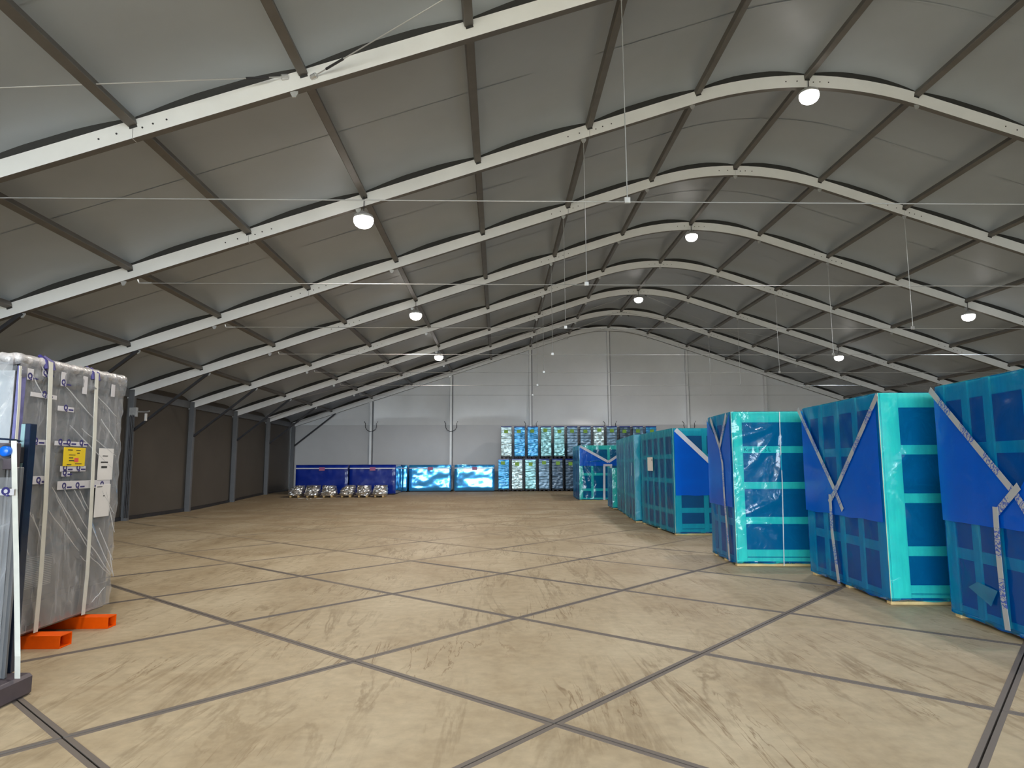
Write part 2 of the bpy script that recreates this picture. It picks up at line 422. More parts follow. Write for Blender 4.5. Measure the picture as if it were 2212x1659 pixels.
# floor: a base with one steel-edged concrete slab after the other laid on it
SLAB, TH = 2.031, math.radians(137.823)
SO = np.array([CAM[0] + 0.2197 * CAM[2], 2.76 * CAM[2]])
E1 = np.array([math.cos(TH), math.sin(TH)]); E2 = np.array([math.sin(TH), -math.cos(TH)])
floor = MB()
xs = np.linspace(-HALF - 0.1, HALF + 0.1, 36); ys = np.concatenate([np.linspace(-12.2, 20, 34), np.linspace(21, 36.4, 32)])
def base_z(y):
    t = min(1, max(0, (y - 25.0) / 2.0)); return hz(y) - 0.018 * (1 - t)
vs = [(x, y, base_z(y)) for y in ys for x in xs]; nx = len(xs)
fs = [(j * nx + i, j * nx + i + 1, (j + 1) * nx + i + 1, (j + 1) * nx + i) for j in range(len(ys) - 1) for i in range(nx - 1)]
floor.add(vs, fs)
floor_o = tag(floor.build('floor', 'concrete', smooth=True), kind='structure')
h = SLAB / 2 - 0.006
def slab_mesh():
    b = MB(); c = 0.032
    b.add([(-h + c, -h + c, 0), (h - c, -h + c, 0), (h - c, h - c, 0), (-h + c, h - c, 0)], [(0, 1, 2, 3)])
    b.add([(-h + c, -h + c, -0.05), (h - c, -h + c, -0.05), (h - c, h - c, -0.05), (-h + c, h - c, -0.05),
           (-h + c, -h + c, 0), (h - c, -h + c, 0), (h - c, h - c, 0), (-h + c, h - c, 0)],
          [(0, 1, 5, 4), (1, 2, 6, 5), (2, 3, 7, 6), (3, 0, 4, 7)])
    return b.data('slab', 'concrete')
def edge_mesh():
    b = MB(); c = 0.033
    for x0, x1, y0, y1 in ((-h, h, -h, -h + c), (-h, h, h - c, h), (-h, -h + c, -h + c, h - c), (h - c, h, -h + c, h - c)):
        b.box(x0, x1, y0, y1, -0.05, 0.0015)
    return b.data('edge_frame', 'steel_edge')
slab_me, edge_me = slab_mesh(), edge_mesh()
cands = []
for i in range(-14, 22):
    for k in range(-14, 22):
        c = SO + E1 * SLAB * (i + 0.5) + E2 * SLAB * (k + 0.5)
        if -15.6 < c[0] < 8 and -1.5 < c[1] < 24.6:
            lat = abs(c[0] - CAM[0]) - max(c[1], 0) * 0.85
            if lat < 4.5: cands.append((c[1] + max(0, lat), c))
cands.sort(key=lambda t: t[0])
for _, c in cands[:300]:
    s = link('slab', slab_me, floor_o, (c[0], c[1], random.uniform(-0.002, 0.002)), (0, 0, TH))
    link('edge_frame', edge_me, s)
joint = MB().add([(-13.6, 0.2, -0.016), (5, 0.2, -0.016), (5, 20.5, -0.016), (-13.6, 20.5, -0.016)], [(0, 1, 2, 3)])
joint.build('joint_fill', 'joint', floor_o)
# outside the open end: a paved yard
yard = MB().add([(-60, -90, -0.02), (60, -90, -0.02), (60, -12.2, -0.02), (-60, -12.2, -0.02)], [(0, 1, 2, 3)])
tag(yard.build('ground', 'concrete'), kind='structure')

# ceiling: one membrane panel per bay, purlins in the bays in view
ceiling = structure('ceiling')
ks = sorted(FY)
def membrane(y0, y1):
    b = MB(); nx_, ny_ = 192, 20
    for jy in range(ny_ + 1):
        t = jy / ny_; t = 0.5 - 0.5 * math.cos(math.pi * t)
        y = y0 + (y1 - y0) * t
        e_ = abs(2 * t - 1); lift = 0.19 * (1 - e_ ** 6)
        for ix in range(nx_ + 1):
            x = -(HALF + 0.06) + 2 * (HALF + 0.06) * ix / nx_
            sag = 0.015 * noise.noise(Vector((x * 0.7, y * 0.5, 3))) * (1 - abs(2 * t - 1))
            between = 0.10 * abs(math.sin(math.pi * x / PITCH_X)) ** 0.8 * e_ ** 2
            b.v.append((x, y, zp(x) + 0.112 + lift + between + sag))
    for jy in range(ny_):
        for ix in range(nx_):
            a = jy * (nx_ + 1) + ix
            b.f.append((a, a + nx_ + 1, a + nx_ + 2, a + 1)); b.m.append(0)
    return b.data('membrane_panel', 'roof', True)
for a, bb in zip(ks[:-1], ks[1:]):
    y0 = FY[a] if a > ks[0] else Y_FRONT - 0.3
    link('membrane_panel', membrane(y0, FY[bb]), ceiling)
    if bb == 8:
        e = MB(); X = np.linspace(-HALF - .06, HALF + .06, 97)
        for x in X: e.v += [(x, Y8 - .02, zp(x) + .205), (x, Y8 + .5, zp(x) + .205)]
        for i in range(96): e.f.append((2 * i, 2 * i + 1, 2 * i + 3, 2 * i + 2)); e.m.append(0)
        e.build('gable_overhang', 'roof', ceiling)
    # welded seam half way across each bay
    if a >= 0:
        s = MB(); ym = (y0 + FY[bb]) / 2; n_ = 64
        for ix in range(n_ + 1):
            x = -HALF + 2 * HALF * ix / n_; z = zp(x) + 0.112 + 0.19 - 0.008
            s.v += [(x, ym - 0.02, z), (x, ym + 0.02, z)]
        for ix in range(n_): s.f.append((2 * ix, 2 * ix + 1, 2 * ix + 3, 2 * ix + 2)); s.m.append(0)
        s.build('membrane_seam', 'roof', ceiling)
for k in range(0, 8):
    y0, y1 = FY[k] + 0.055, FY[k + 1] - 0.055
    L = y1 - y0
    me = shared(('purlin', round(L, 3)), lambda: MB().cbox(-0.060, 0.060, 0, L, 0, 0.10, 0.008).data('purlin', 'purlin'))
    for j in range(-8, 9):
        x = PX(j)
        link('purlin', me, ceiling, (x, y0, zp(x)), (0, -math.atan(zslope(x)), 0))

# walls
def wall_panels(parent, name, quads, m):
    for q in quads:
        b = MB(); b.add(q, [(0, 1, 2, 3)]); b.build(name, m, parent)
for side, sx in (('left', -1), ('right', 1)):
    w = structure('wall_' + side)
    for a, bb in zip(ks[:-1], ks[1:]):
        y0 = FY[a] if a > ks[0] else Y_FRONT - 0.2
        b = MB().box(*(sorted((sx * (HALF + 0.02), sx * (HALF + 0.10)))), y0 + 0.008, FY[bb] - 0.008 + (0.4 if bb == 8 else 0), -0.1, zp(HALF) + 0.42)
        b.build('wall_panel', 'wall_dark', w)
    if True:
        MB().box(*(sorted((sx * (HALF - 0.06), sx * (HALF + 0.02)))), Y_FRONT, Y8 - 0.2, zp(HALF) - 0.12, zp(HALF) + 0.12).build('eave_beam', 'post', w)
for side, sx in (('left', -1), ('right', 1)):
    b = MB()
    yy = [Y_FRONT] + [y for y in np.linspace(0, Y8 - 0.2, 24)]
    for y0, y1 in zip(yy[:-1], yy[1:]):
        z0, z1 = hz(y0), hz(y1)
        xa, xb = sorted((sx * (HALF + 0.02), sx * (HALF - 0.05)))
        b.add([(xa, y0, z0 - .05), (xb, y0, z0 - .05), (xb, y1, z1 - .05), (xa, y1, z1 - .05), (xa, y0, z0 + .09), (xb, y0, z0 + .09), (xb, y1, z1 + .09), (xa, y1, z1 + .09)],
              [(0, 1, 5, 4), (1, 2, 6, 5), (2, 3, 7, 6), (3, 0, 4, 7), (4, 5, 6, 7)])
    tag(b.build('baseboard_' + side, 'dark_steel'), kind='structure')
POSTS = [n * 4.282 for n in range(-3, 4)]
wb = structure('wall_back')
edges = [-HALF] + POSTS + [HALF]
SEAM = 3.74
for x0, x1 in zip(edges[:-1], edges[1:]):
    b = MB(); nx_, nz_ = 24, 20
    for iz in range(nz_ + 1):
        for ix in range(nx_ + 1):
            u = ix / nx_; x = x0 + (x1 - x0) * u
            top = zp(x) + 0.20; z = SEAM + (top - SEAM) * iz / nz_
            bulge = 0.10 * (1 - abs(2 * u - 1) ** 2.5) * min(1, 2.5 * (z - SEAM) + 0.15)
            fold = 0.02 * noise.noise(Vector((x * 0.9, z * 0.35, 1))) * (1 - abs(2 * u - 1))
            b.v.append((x, Y8 + 0.22 + bulge + fold, z))
    for iz in range(nz_):
        for ix in range(nx_):
            a = iz * (nx_ + 1) + ix; b.f.append((a, a + 1, a + nx_ + 2, a + nx_ + 1)); b.m.append(0)
    b.build('gable_membrane', 'gable', wb, smooth=True)
    MB().box(x0 + .006, x1 - .006, Y8 + 0.20, Y8 + 0.28, -0.1, SEAM).build('gable_panel', 'gable_low', wb)
wf = structure('wall_front')
b = MB()
xe = [-HALF, DOOR_X0] + list(np.linspace(DOOR_X0, DOOR_X1, 8))[1:-1] + [DOOR_X1, 2.146 * 1, 6, 10, HALF]
xe = sorted(set([round(v, 3) for v in xe] + [0.0]))
for x0, x1 in zip(xe[:-1], xe[1:]):
    z0 = DOOR_H if DOOR_X0 - .01 <= x0 and x1 <= DOOR_X1 + .01 else -0.1
    b.add([(x0, Y_FRONT, z0), (x1, Y_FRONT, z0), (x1, Y_FRONT, zp(x1) + .35), (x0, Y_FRONT, zp(x0) + .35)], [(0, 1, 2, 3)])
b.build('gable_panel', 'gable', wf)

# ------------------------------------------------------------------ portal frames
def rafter_seg(xa, xb, n):
    """web with lower flange, plus the dark keder groove on top; local y = 0 at the frame line"""
    b = MB(); X = np.linspace(xa, xb, n + 1)
    prof = [(-0.055, -0.165, 0), (-0.055, 0.085, 0), (-0.025, 0.085, 0), (-0.025, 0.215, 1), (0.025, 0.215, 1), (0.025, 0.085, 1), (0.055, 0.085, 0), (0.055, -0.165, 0)]  # upper strip is coloured black to stand in for the shadow gap
    m = len(prof)
    for x in X:
        for (y, dz, _) in prof: b.v.append((x, y, zp(x) + dz))
    for i in range(n):
        for k in range(m):
            k2 = (k + 1) % m
            b.f.append((i * m + k, i * m + k2, (i + 1) * m + k2, (i + 1) * m + k)); b.m.append(1 if k in (2, 3, 4) else 2 if k == 7 else 0)  # underside takes the dark purlin colour: shade put into the aluminium flange
    b.f.append(tuple(range(m))); b.m.append(0)
    b.f.append(tuple(n * m + k for k in range(m - 1, -1, -1))); b.m.append(0)
    return b.data('rafter', ['alu', 'gasket_shade', 'purlin'])
SPL = [-HALF, PX(-5), PX(-2), 0.0, PX(2), PX(5), HALF]
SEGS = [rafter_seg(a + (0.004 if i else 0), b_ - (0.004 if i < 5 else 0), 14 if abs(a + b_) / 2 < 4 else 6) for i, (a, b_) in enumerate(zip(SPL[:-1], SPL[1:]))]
col_me = MB().cbox(-0.09, 0.09, -0.07, 0.07, -0.1, zp(HALF) + 0.1, 0.01).data('column', 'post')
def lug_mesh():
    b = MB()
    prof = [(-0.05, 0.0), (0.05, 0.0), (0.05, -0.03), (0.02, -0.085), (-0.02, -0.085), (-0.05, -0.03)]
    n = len(prof)
    b.add([(x, -0.008, z) for x, z in prof] + [(x, 0.008, z) for x, z in prof],
          [tuple(range(n)), tuple(range(2 * n - 1, n - 1, -1))] + [(i, i + n, (i + 1) % n + n, (i + 1) % n) for i in range(n)])
    return b.data('hanger_lug', 'galv')
lug_me = lug_mesh()
bolt_me = MB().tube([(0, -0.008, 0), (0, 0.004, 0)], 0.012, 8).data('bolt', 'dark_steel')
sock_me = MB().box(-0.05, 0.05, -0.012, 0.0, -0.028, 0.004).data('purlin_socket', 'gasket_shade')
ORD = ['nearest', 'second', 'third', 'fourth', 'fifth', 'sixth', 'seventh']
for k in range(1, 9):
    lab = ('pale aluminium roof frame, %s from the camera' % ORD[k - 1]) if k < 8 else 'pale aluminium roof frame standing against the far gable wall'
    fr = thing('portal_frame', lab, 'roof frame', (0, FY[k], 0), group='aluminium frames of the hall')
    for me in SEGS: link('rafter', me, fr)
    for sx in (-1, 1):
        link('column', col_me, fr, (sx * (HALF - 0.12), 0, 0))
        MB().beam((sx * (HALF - 0.2), 0, 2.62), (sx * 14.75, 0, zp(14.75) - 0.17), 0.07, 0.07).build('knee_brace', 'dark_steel', fr)
        link('knee_lug', lug_me, fr, (sx * 14.75, 0, zp(14.75) - 0.165))
    for j in range(-7, 8):
        x = PX(j); link('purlin_socket', sock_me, fr, (x, -0.055, zp(x)), (0, -math.atan(zslope(x)), 0))
    for j in (-6, -4, -2, -1, 0, 1, 2, 4, 6):
        x = PX(j) - (0.12 if j < 0 else -0.0); link('hanger_lug', lug_me, fr, (x, -0.03, zp(x) - 0.165))
    for j in (-5, -2, 0, 2, 5):
        for dx, dz in ((-0.42, -0.04), (-0.20, -0.04), (0.12, -0.06), (0.25, -0.05), (0.42, -0.05)):
            x = PX(j) + dx; link('bolt', bolt_me, fr, (x, -0.055, zp(x) + dz))

# gable posts
for i, x in enumerate(POSTS):
    side = ['leftmost', 'second from the left', 'third from the left', 'middle', 'third from the right', 'second from the right', 'rightmost'][i]
    p = thing('gable_post', 'slim pale post of the far gable wall, %s' % side, 'post', (x, Y8 + 0.02, 0), group='posts of the far gable')
    MB().cbox(-0.075, 0.045, -0.05, 0.16, 0.2, zp(x) - 0.16, 0.008).build('profile', 'alu', p)
    MB().box(0.06, 0.09, 0.06, 0.14, 0.2, zp(x) - 0.16).build('rear_flange', 'post', p)
    pts = [(0.0 + 0.30 * math.cos(a), -0.06, SEAM - 0.06 + 0.30 * math.sin(a)) for a in np.linspace(math.radians(160), math.radians(380), 12)]
    pts = [(-0.36, -0.05, SEAM + 0.18)] + pts + [(0.36, -0.05, SEAM + 0.18)]
    MB().tube(pts, 0.016, 6).build('hook_strap', 'dark_steel', p)

# tie cables with drop hangers
TZ = 4.93
for k in range(1, 8):
    t = thing('tie_cable', 'thin horizontal steel tie cable under the %s roof frame' % ORD[k - 1], 'cable', (0, FY[k], TZ), group='tie cables across the hall')
    xe_ = PX(6) - 0.15
    MB().tube([(-xe_, 0, 0), (0, 0, -0.015), (xe_, 0, 0)], 0.0075, 6).build('wire', 'cable', t)
    for sx in (-1, 1):
        zt = zp(PX(2)) - 0.25 - TZ
        xh = sx * PX(2) - (0.12 if sx < 0 else 0)
        hgr = MB().tube([(xh, -0.03, zt + 0.02), (xh + 0.02, -0.01, 0.03)], 0.007, 6).build('hanger_wire', 'cable', t)
        MB().cbox(xh - 0.02, xh + 0.06, -0.02, 0.02, -0.03, 0.05, 0.006).build('clamp', 'galv', hgr)
        MB().tube([(sx * (xe_ + 0.02), -0.02, 0.06), (sx * xe_, 0, 0), (sx * (xe_ - 0.22), 0, 0)], 0.018, 8).build('end_fitting', 'galv', t)

# diagonal bracing cables of the roof
def brace(k0, j0, k1, j1, label, group='diagonal roof bracing cables'):
    a = Vector((PX(j0) + (0.12 if j0 < j1 else -0.22), FY[k0] - 0.07, zp(PX(j0)) - 0.03)) if k0 > k1 else Vector((PX(j0), FY[k0] + 0.07, zp(PX(j0)) - 0.03))
    c = Vector((PX(j1), FY[k1] + (0.07 if k1 < k0 else -0.07), zp(PX(j1)) - 0.03))
    t = thing('bracing_cable', label, 'cable', a, group=group)
    d = c - a
    MB().tube([(0, 0, 0), d], 0.008, 6).build('wire', 'cable', t)
    u = d.normalized()
    MB().tube([u * 0.22, u * 0.5], 0.016, 8).build('turnbuckle', 'dark_steel', t)
    MB().tube([u * -0.02, u * 0.06], 0.035, 8).build('shackle', 'galv', t)
brace(1, -4, 0, 0, 'bracing cable with turnbuckle rising from the nearest frame, top of the picture')
brace(1, -4, 0, -8, 'bracing cable running from the nearest frame to the left edge')
for k0, k1, nm in ((6, 7, 'between the sixth and seventh frames'), (7, 8, 'between the seventh frame and the gable')):
    for j0 in (-8, -4, 0, 4):
        sd = {-8: 'lower left', -4: 'upper left', 0: 'upper right', 4: 'lower right'}[j0]
        brace(k0, j0, k1, j0 + 4, 'fine bracing cable %s, %s roof slope, rising left' % (nm, sd))
        brace(k0, j0 + 4, k1, j0, 'fine bracing cable %s, %s roof slope, rising right' % (nm, sd))

# ------------------------------------------------------------------ high-bay lamps
def lamp(k, j, label, drop):
    x = PX(j); z = zp(x) - drop
    L = thing('high_bay_lamp', label, 'lamp', (x, FY[k] - 0.10, z), group='round high-bay lamps under the roof')
    b = MB().lathe([(0.03, 0.13), (0.06, 0.12), (0.09, 0.06), (0.17, 0.05), (0.185, 0.02), (0.185, 0.0), (0.175, -0.012)], 28)
    b.build('housing', 'lamp_body', L, smooth=True)
    MB().lathe([(0.178, 0.002), (0.185, -0.04), (0.178, -0.09), (0.15, -0.14), (0.10, -0.175), (0.05, -0.19), (0.005, -0.195)], 28).build('lens', 'lens', L, smooth=True)
    MB().tube([(0, 0, 0.12), (0, 0, drop + 0.03)], 0.008, 6).build('cord', 'dark_steel', L)
    ld = bpy.data.lights.new('lamp_light', 'SPOT')
    ld.energy = LAMP_W; ld.color = (1.0, 0.90, 0.78) if j < 0 else (1.0, 0.96, 0.93) if j == 0 else (0.78, 0.89, 1.0); ld.shadow_soft_size = 0.12
    ld.spot_size = math.radians(168); ld.spot_blend = 0.5
    lo = bpy.data.objects.new('lamp_light', ld); COL.objects.link(lo); lo.parent = L; lo.location = (0, 0, -0.34)
lamp(2, -4, 'glowing round lamp under the second frame on the left roof slope', 0.42)
lamp(4, -4, 'glowing round lamp under the fourth frame on the left roof slope', 0.42)
lamp(6, -4, 'glowing round lamp under the sixth frame on the left roof slope', 0.42)
lamp(2, 0, 'largest glowing round lamp at the ridge, upper right', 0.33)
lamp(4, 0, 'glowing round lamp at the ridge under the fourth frame', 0.36)
lamp(6, 0, 'glowing round lamp at the ridge under the sixth frame', 0.36)
lamp(4, 4, 'glowing round lamp on the right roof slope near the right edge', 0.42)
lamp(6, 4, 'glowing round lamp on the right roof slope above the blue crates', 0.42)
# lamps of the rows beside and behind the camera, out of frame
lamp(2, 4, 'round high-bay lamp on the right slope outside the picture', 0.42)
for j, w_ in ((-4, 'left'), (0, 'ridge'), (4, 'right')): lamp(0, j, 'round high-bay lamp overhead behind the camera, %s row' % w_, 0.42)


# ------------------------------------------------------------------ blue wrapped crates
class Face:
    """outer face of a crate: 'L' faces the aisle (local x = 0), 'F' faces the camera (local y = 0)"""
    def __init__(self, o, rz, side):
        self.o = np.array(o, float); c, s_ = math.cos(rz), math.sin(rz)
        self.ex = np.array([c, s_, 0]); self.ey = np.array([-s_, c, 0]); self.side = side
    def uv(self, px, py):
        n, t = (self.ex, self.ey) if self.side == 'L' else (self.ey, self.ex)
        d = on_plane(px, py, self.o, n) - self.o
        return float(d @ t), float(d[2])
    def loc(self, u, v, off):
        return (-off, u, v) if self.side == 'L' else (u, -off, v)
def ribbon(face, pts, w, off, parent, name, m, th=0.003):
    """flat strip of tape along points (u, v) on a face"""
    b = MB(); b.uv = []; dist = 0.0
    pts = [np.array(p) for p in pts]
    n = len(pts)
    for i, p in enumerate(pts):
        t = pts[min(i + 1, n - 1)] - pts[max(i - 1, 0)]; t = t / np.linalg.norm(t)
        nn = np.array([-t[1], t[0]]) * w / 2
        if i: dist += np.linalg.norm(p - pts[i - 1])
        for q, a in ((p - nn, 0), (p + nn, 1)):
            for o_ in (off, off + th):
                b.v.append(face.loc(q[0], q[1], o_)); b.uv.append((dist, a * w))
    for i in range(n - 1):
        a = i * 4; c = a + 4
        b.f += [(a + 1, a + 3, c + 3, c + 1), (a, c, c + 2, a + 2), (a, a + 1, c + 1, c), (a + 2, c + 2, c + 3, a + 3)]; b.m += [0] * 4
    b.f += [(0, 2, 3, 1), (4 * n - 4, 4 * n - 3, 4 * n - 1, 4 * n - 2)]; b.m += [0, 0]
    return b.build(name, m, parent)
def poly_sheet(face, poly, off, parent, name, m, wr=0.004, seed=0, cells=26):
    """thin sheet filling a polygon (u, v) on a face, slightly wavy"""
    us = [p[0] for p in poly]; vs_ = [p[1] for p in poly]
    b = MB(); n = cells
    rows = np.linspace(min(vs_), max(vs_), n + 1)
    def span(v):
        xs_ = []
        for (a, c), (d, e) in zip(poly, poly[1:] + poly[:1]):
            if (c <= v <= e or e <= v <= c) and abs(e - c) > 1e-9: xs_.append(a + (d - a) * (v - c) / (e - c))
        return xs_
    return us, vs_, rows, span
def flap(face, top, bot, off, parent, m, seed=0, nu=40, nv=24, name='film_fold'):
    """second film layer: top edge is a polyline v(u), lower edge at v = bot(u)"""
    b = MB(); u0, u1 = top[0][0], top[-1][0]
    tu = [p[0] for p in top]; tv = [p[1] for p in top]
    for j in range(nv + 1):
        for i in range(nu + 1):
            u = u0 + (u1 - u0) * i / nu
            vt = np.interp(u, tu, tv); vb = bot + 0.02 * noise.noise(Vector((u * 3, seed, 0)))
            v = vb + (vt - vb) * j / nv
            o_ = off + 0.004 * noise.noise(Vector((u * 2.3, v * 2.3, seed)))
            b.v.append(face.loc(u, v, o_))
    for j in range(nv):
        for i in range(nu):
            a = j * (nu + 1) + i; q4 = (a, a + 1, a + nu + 2, a + nu + 1)
            b.f.append(q4[::-1] if face.side == 'L' else q4); b.m.append(0)
    return b.build(name, m, parent, smooth=True)
def film_shell(w, d, h, seed, fans=(), step=0.045, amp=0.022):
    """wrinkled plastic sheet over four sides and the top"""
    b = MB()
    def sheet(fn, U, V, key):
        nu, nv = max(4, int(U / step)), max(4, int(V / step)); base = len(b.v)
        for j in range(nv + 1):
            for i in range(nu + 1):
                u, v = U * i / nu, V * j / nv
                p = Vector((u * 1.6 + key * 9.1, v * 1.1, seed * 3.7))
                r1 = 1 - abs(noise.noise(p)) * 2.2
                r2 = 1 - abs(noise.noise(Vector((u * 4.2 + v * 2.6 + key, v * 1.3 - u, seed * 1.3)))) * 2.6
                o_ = 0.004 + amp * (0.55 * max(0, r1) + 0.45 * max(0, r2) ** 2)
                edge = min(u, U - u, 0.10) / 0.10
                o_ = 0.004 + (o_ - 0.004) * (0.25 + 0.75 * edge)
                for (fk, fu, fv, a0, a1, nr, R) in fans:
                    if fk == key:
                        du, dv = u - fu, v - fv; rr = math.hypot(du, dv); an = math.atan2(dv, du)
                        if a0 < an < a1 and rr < R:
                            o_ += 0.045 * max(0, math.sin((an - a0) / (a1 - a0) * nr * math.pi)) ** 2 * min(1, rr / 0.25) * (1 - rr / R)
                if v < 0.3: o_ += 0.010 * (1 - v / 0.3) * abs(noise.noise(Vector((u * 5, key, seed))))
                vv = v if j else v + 0.05 + 0.03 * noise.noise(Vector((u * 3.1, key, seed * 2.0)))
                b.v.append(fn(u, vv, o_))
        for j in range(nv):
            for i in range(nu):
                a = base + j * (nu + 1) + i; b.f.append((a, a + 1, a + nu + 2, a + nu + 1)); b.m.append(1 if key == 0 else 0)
    sheet(lambda u, v, o_: (-o_, d - u, v), d, h, 0)
    sheet(lambda u, v, o_: (u, -o_, v), w, h, 1)
    sheet(lambda u, v, o_: (w + o_, u, v), d, h, 2)
    sheet(lambda u, v, o_: (w - u, d + o_, v), w, h, 3)
    sheet(lambda u, v, o_: (u, v, h + o_ * 0.4 + 0.003), w, d, 4)
    return b
def crate(label, o, rz, w, d, h, seed, LU=(), LV=(), FU=(), FV=(), film='film', fans=(), bw=0.11, cw=0.15):
    """slatted wooden crate in film. LU/LV: upright and rail positions on the aisle face, FU/FV on the front"""
    t = thing('wrapped_crate', label, 'crate', o, rz, 'blue film wrapped crates on the right')
    T = 0.022
    z0 = 0.075
    for yk in (0.03, d / 2 - 0.05, d - 0.13):
        MB().cbox(0.01, w - 0.01, yk, yk + 0.10, 0.0, 0.045, 0.006).build('skid', 'skid', t)
    for xk in (0.0, w / 2 - 0.05, w - 0.11):
        MB().cbox(xk, xk + 0.11, 0.0, d, 0.045, z0, 0.005).build('bottom_board', 'skid', t)
    MB().box(0.075, w - 0.075, 0.075, d - 0.075, z0, h - 0.05).build('inner_load', 'core', t)
    def bat(x0, x1, y0, y1, a, c): MB().cbox(x0, x1, y0, y1, a, c, 0.004).build('batten', 'wood', t)
    for side in ('L', 'R'):
        x0 = 0.0 if side == 'L' else w - T
        xi = x0 + T if side == 'L' else x0 - T
        us = LU if side == 'L' else (d / 2,)
        for u in [cw / 2] + list(us) + [d - cw / 2]:
            ww = cw if u in (cw / 2, d - cw / 2) else bw
            bat(x0, x0 + T, u - ww / 2, u + ww / 2, z0, h)
        rails = [(h - 0.17, h)] + [(v - bw / 2, v + bw / 2) for v in LV] + [(z0, z0 + 0.06)]
        for a, c in rails: bat(xi, xi + T, T, d - T, a, c)
    for side in ('F', 'B'):
        y0 = 0.0 if side == 'F' else d - T
        yi = y0 + T if side == 'F' else y0 - T
        us = FU if side == 'F' else (w / 2,)
        for u in [T + 0.004 + cw / 2] + list(us) + [w - T - 0.004 - cw / 2]:
            ww = bw if u in us else cw
            bat(u - ww / 2, u + ww / 2, y0, y0 + T, z0, h)
        rails = [(h - 0.17, h)] + [(v - bw / 2, v + bw / 2) for v in FV] + [(z0, z0 + 0.06)]
        for a, c in rails: bat(T + 0.004, w - T - 0.004, yi, yi + T, a, c)
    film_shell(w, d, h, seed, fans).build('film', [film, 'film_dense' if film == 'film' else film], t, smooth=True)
    return t, Face(o, rz, 'L'), Face(o, rz, 'F')
R = math.radians
H_C = 2.39
# nearest crate, cut by the right edge
dA = 2.25; rA = R(-5.0)
nA = np.array([-1.306, 7.14, 0]) - dA * np.array([math.sin(-rA), math.cos(rA), 0])
tA, LA, FA = crate('nearest tall crate in blue film, cut off by the right edge', nA, rA, 1.25, dA, H_C, 1,
                   LU=(dA - 0.50, dA - 0.85, dA - 1.4), LV=(1.72, 0.66), FU=(0.6,), FV=(1.75, 1.15, 0.6))
V = [LA.uv(*p) for p in ((2014, 842), (2204, 1068))]
vx = LA.uv(2204, 1068); tl = LA.uv(2016, 842)
top = [(vx[0] - (tl[0] - vx[0]), tl[1]), vx, tl]
flap(LA, [(max(0.02, top[0][0]), min(H_C - .01, top[0][1])), vx, (dA - 0.01, tl[1])], LA.uv(2090, 1130)[1], 0.030, tA, 'flap', 1)
ribbon(LA, [tl, vx, (vx[0] - 0.12, vx[1] - 0.15)], 0.072, 0.038, tA, 'tape', 'tape_blue')
ribbon(LA, [LA.uv(2212, 1050), LA.uv(2160, 1112)], 0.072, 0.044, tA, 'tape', 'tape_blue')
ribbon(LA, [LA.uv(2162, 1095), LA.uv(2168, 1180), LA.uv(2178, 1280), LA.uv(2190, 1362)], 0.075, 0.050, tA, 'tape', 'tape_blue')
pz = [LA.uv(*p) for p in ((2101, 1268), (2120, 1257), (2164, 1277), (2150, 1310))]
b = MB(); b.add([LA.loc(u, v, 0.040) for u, v in pz] + [LA.loc(u, v, 0.036) for u, v in pz], [(3, 2, 1, 0), (4, 5, 6, 7), (1, 5, 4, 0), (2, 6, 5, 1), (3, 7, 6, 2), (0, 4, 7, 3)])
b.build('film_patch', 'film', tA)

# second crate
oB = np.array([-1.640, 7.663, 0]); dB = 2.19; rB = R(-3.0)
tB, LB, FB = crate('tall glossy blue crate with a large Y of printed tape, second from right edge', oB, rB, 1.35, dB, 2.385, 2,
                   LU=(0.62, 1.12, 1.62), LV=(1.72, 0.62), FU=(0.75,), FV=(1.73, 1.18, 0.59, 0.16), cw=0.2,
                   fans=((1, 0.05, 1.35, -1.2, 1.2, 5, 0.9),))
tl, tr, vx = LB.uv(1729, 884), LB.uv(1903, 854), LB.uv(1811, 1062)
flap(LB, [(0.01, tr[1]), vx, (dB - 0.01, tl[1])], LB.uv(1830, 1115)[1], 0.030, tB, 'flap', 2)
ribbon(LB, [tl, vx, LB.uv(1827, 1102)], 0.072, 0.038, tB, 'tape', 'tape_blue')
ribbon(LB, [tr, vx, LB.uv(1798, 1085)], 0.072, 0.044, tB, 'tape', 'tape_blue')
ribbon(LB, [LB.uv(1801, 1068), LB.uv(1806, 1150), LB.uv(1814, 1210), LB.uv(1821, 1262)], 0.075, 0.050, tB, 'tape', 'tape_blue')

# third crate
oC = np.array([-2.335, 10.60, 0]); dC = 1.40; rC = R(-3.0)
tC, LC, FC = crate('tall crate in crinkled bright blue film with handwriting on a rail', oC, rC, 1.30, dC, 2.40, 3,
                   LU=(0.5, 0.95), LV=(1.72, 0.66), FU=(), FV=(1.80, 1.24, 0.70, 0.20), cw=0.14,
                   fans=((1, 0.02, 0.72, -0.3, 0.9, 4, 1.1), (1, 0.02, 0.72, -1.3, -0.3, 3, 0.8), (1, 0.8, 2.2, -3.0, -1.5, 5, 1.2)))
tl, tr, vx = LC.uv(1539, 905), LC.uv(1574, 895), LC.uv(1560, 968)
flap(LC, [(0.01, tr[1]), vx, (dC - 0.01, min(tl[1], 2.38))], 0.9, 0.030, tC, 'flap', 3)
ribbon(LC, [tl, vx], 0.08, 0.038, tC, 'tape', 'tape_blue')
ribbon(LC, [tr, vx, LC.uv(1566, 1000), LC.uv(1571, 1080), LC.uv(1577, 1150), LC.uv(1582, 1212)], 0.08, 0.044, tC, 'tape', 'tape_blue')
ribbon(FC, [FC.uv(1682, 890), FC.uv(1684, 960), FC.uv(1688, 1040), FC.uv(1692, 1222)], 0.014, 0.034, tC, 'film_seam', 'crease', 0.002)

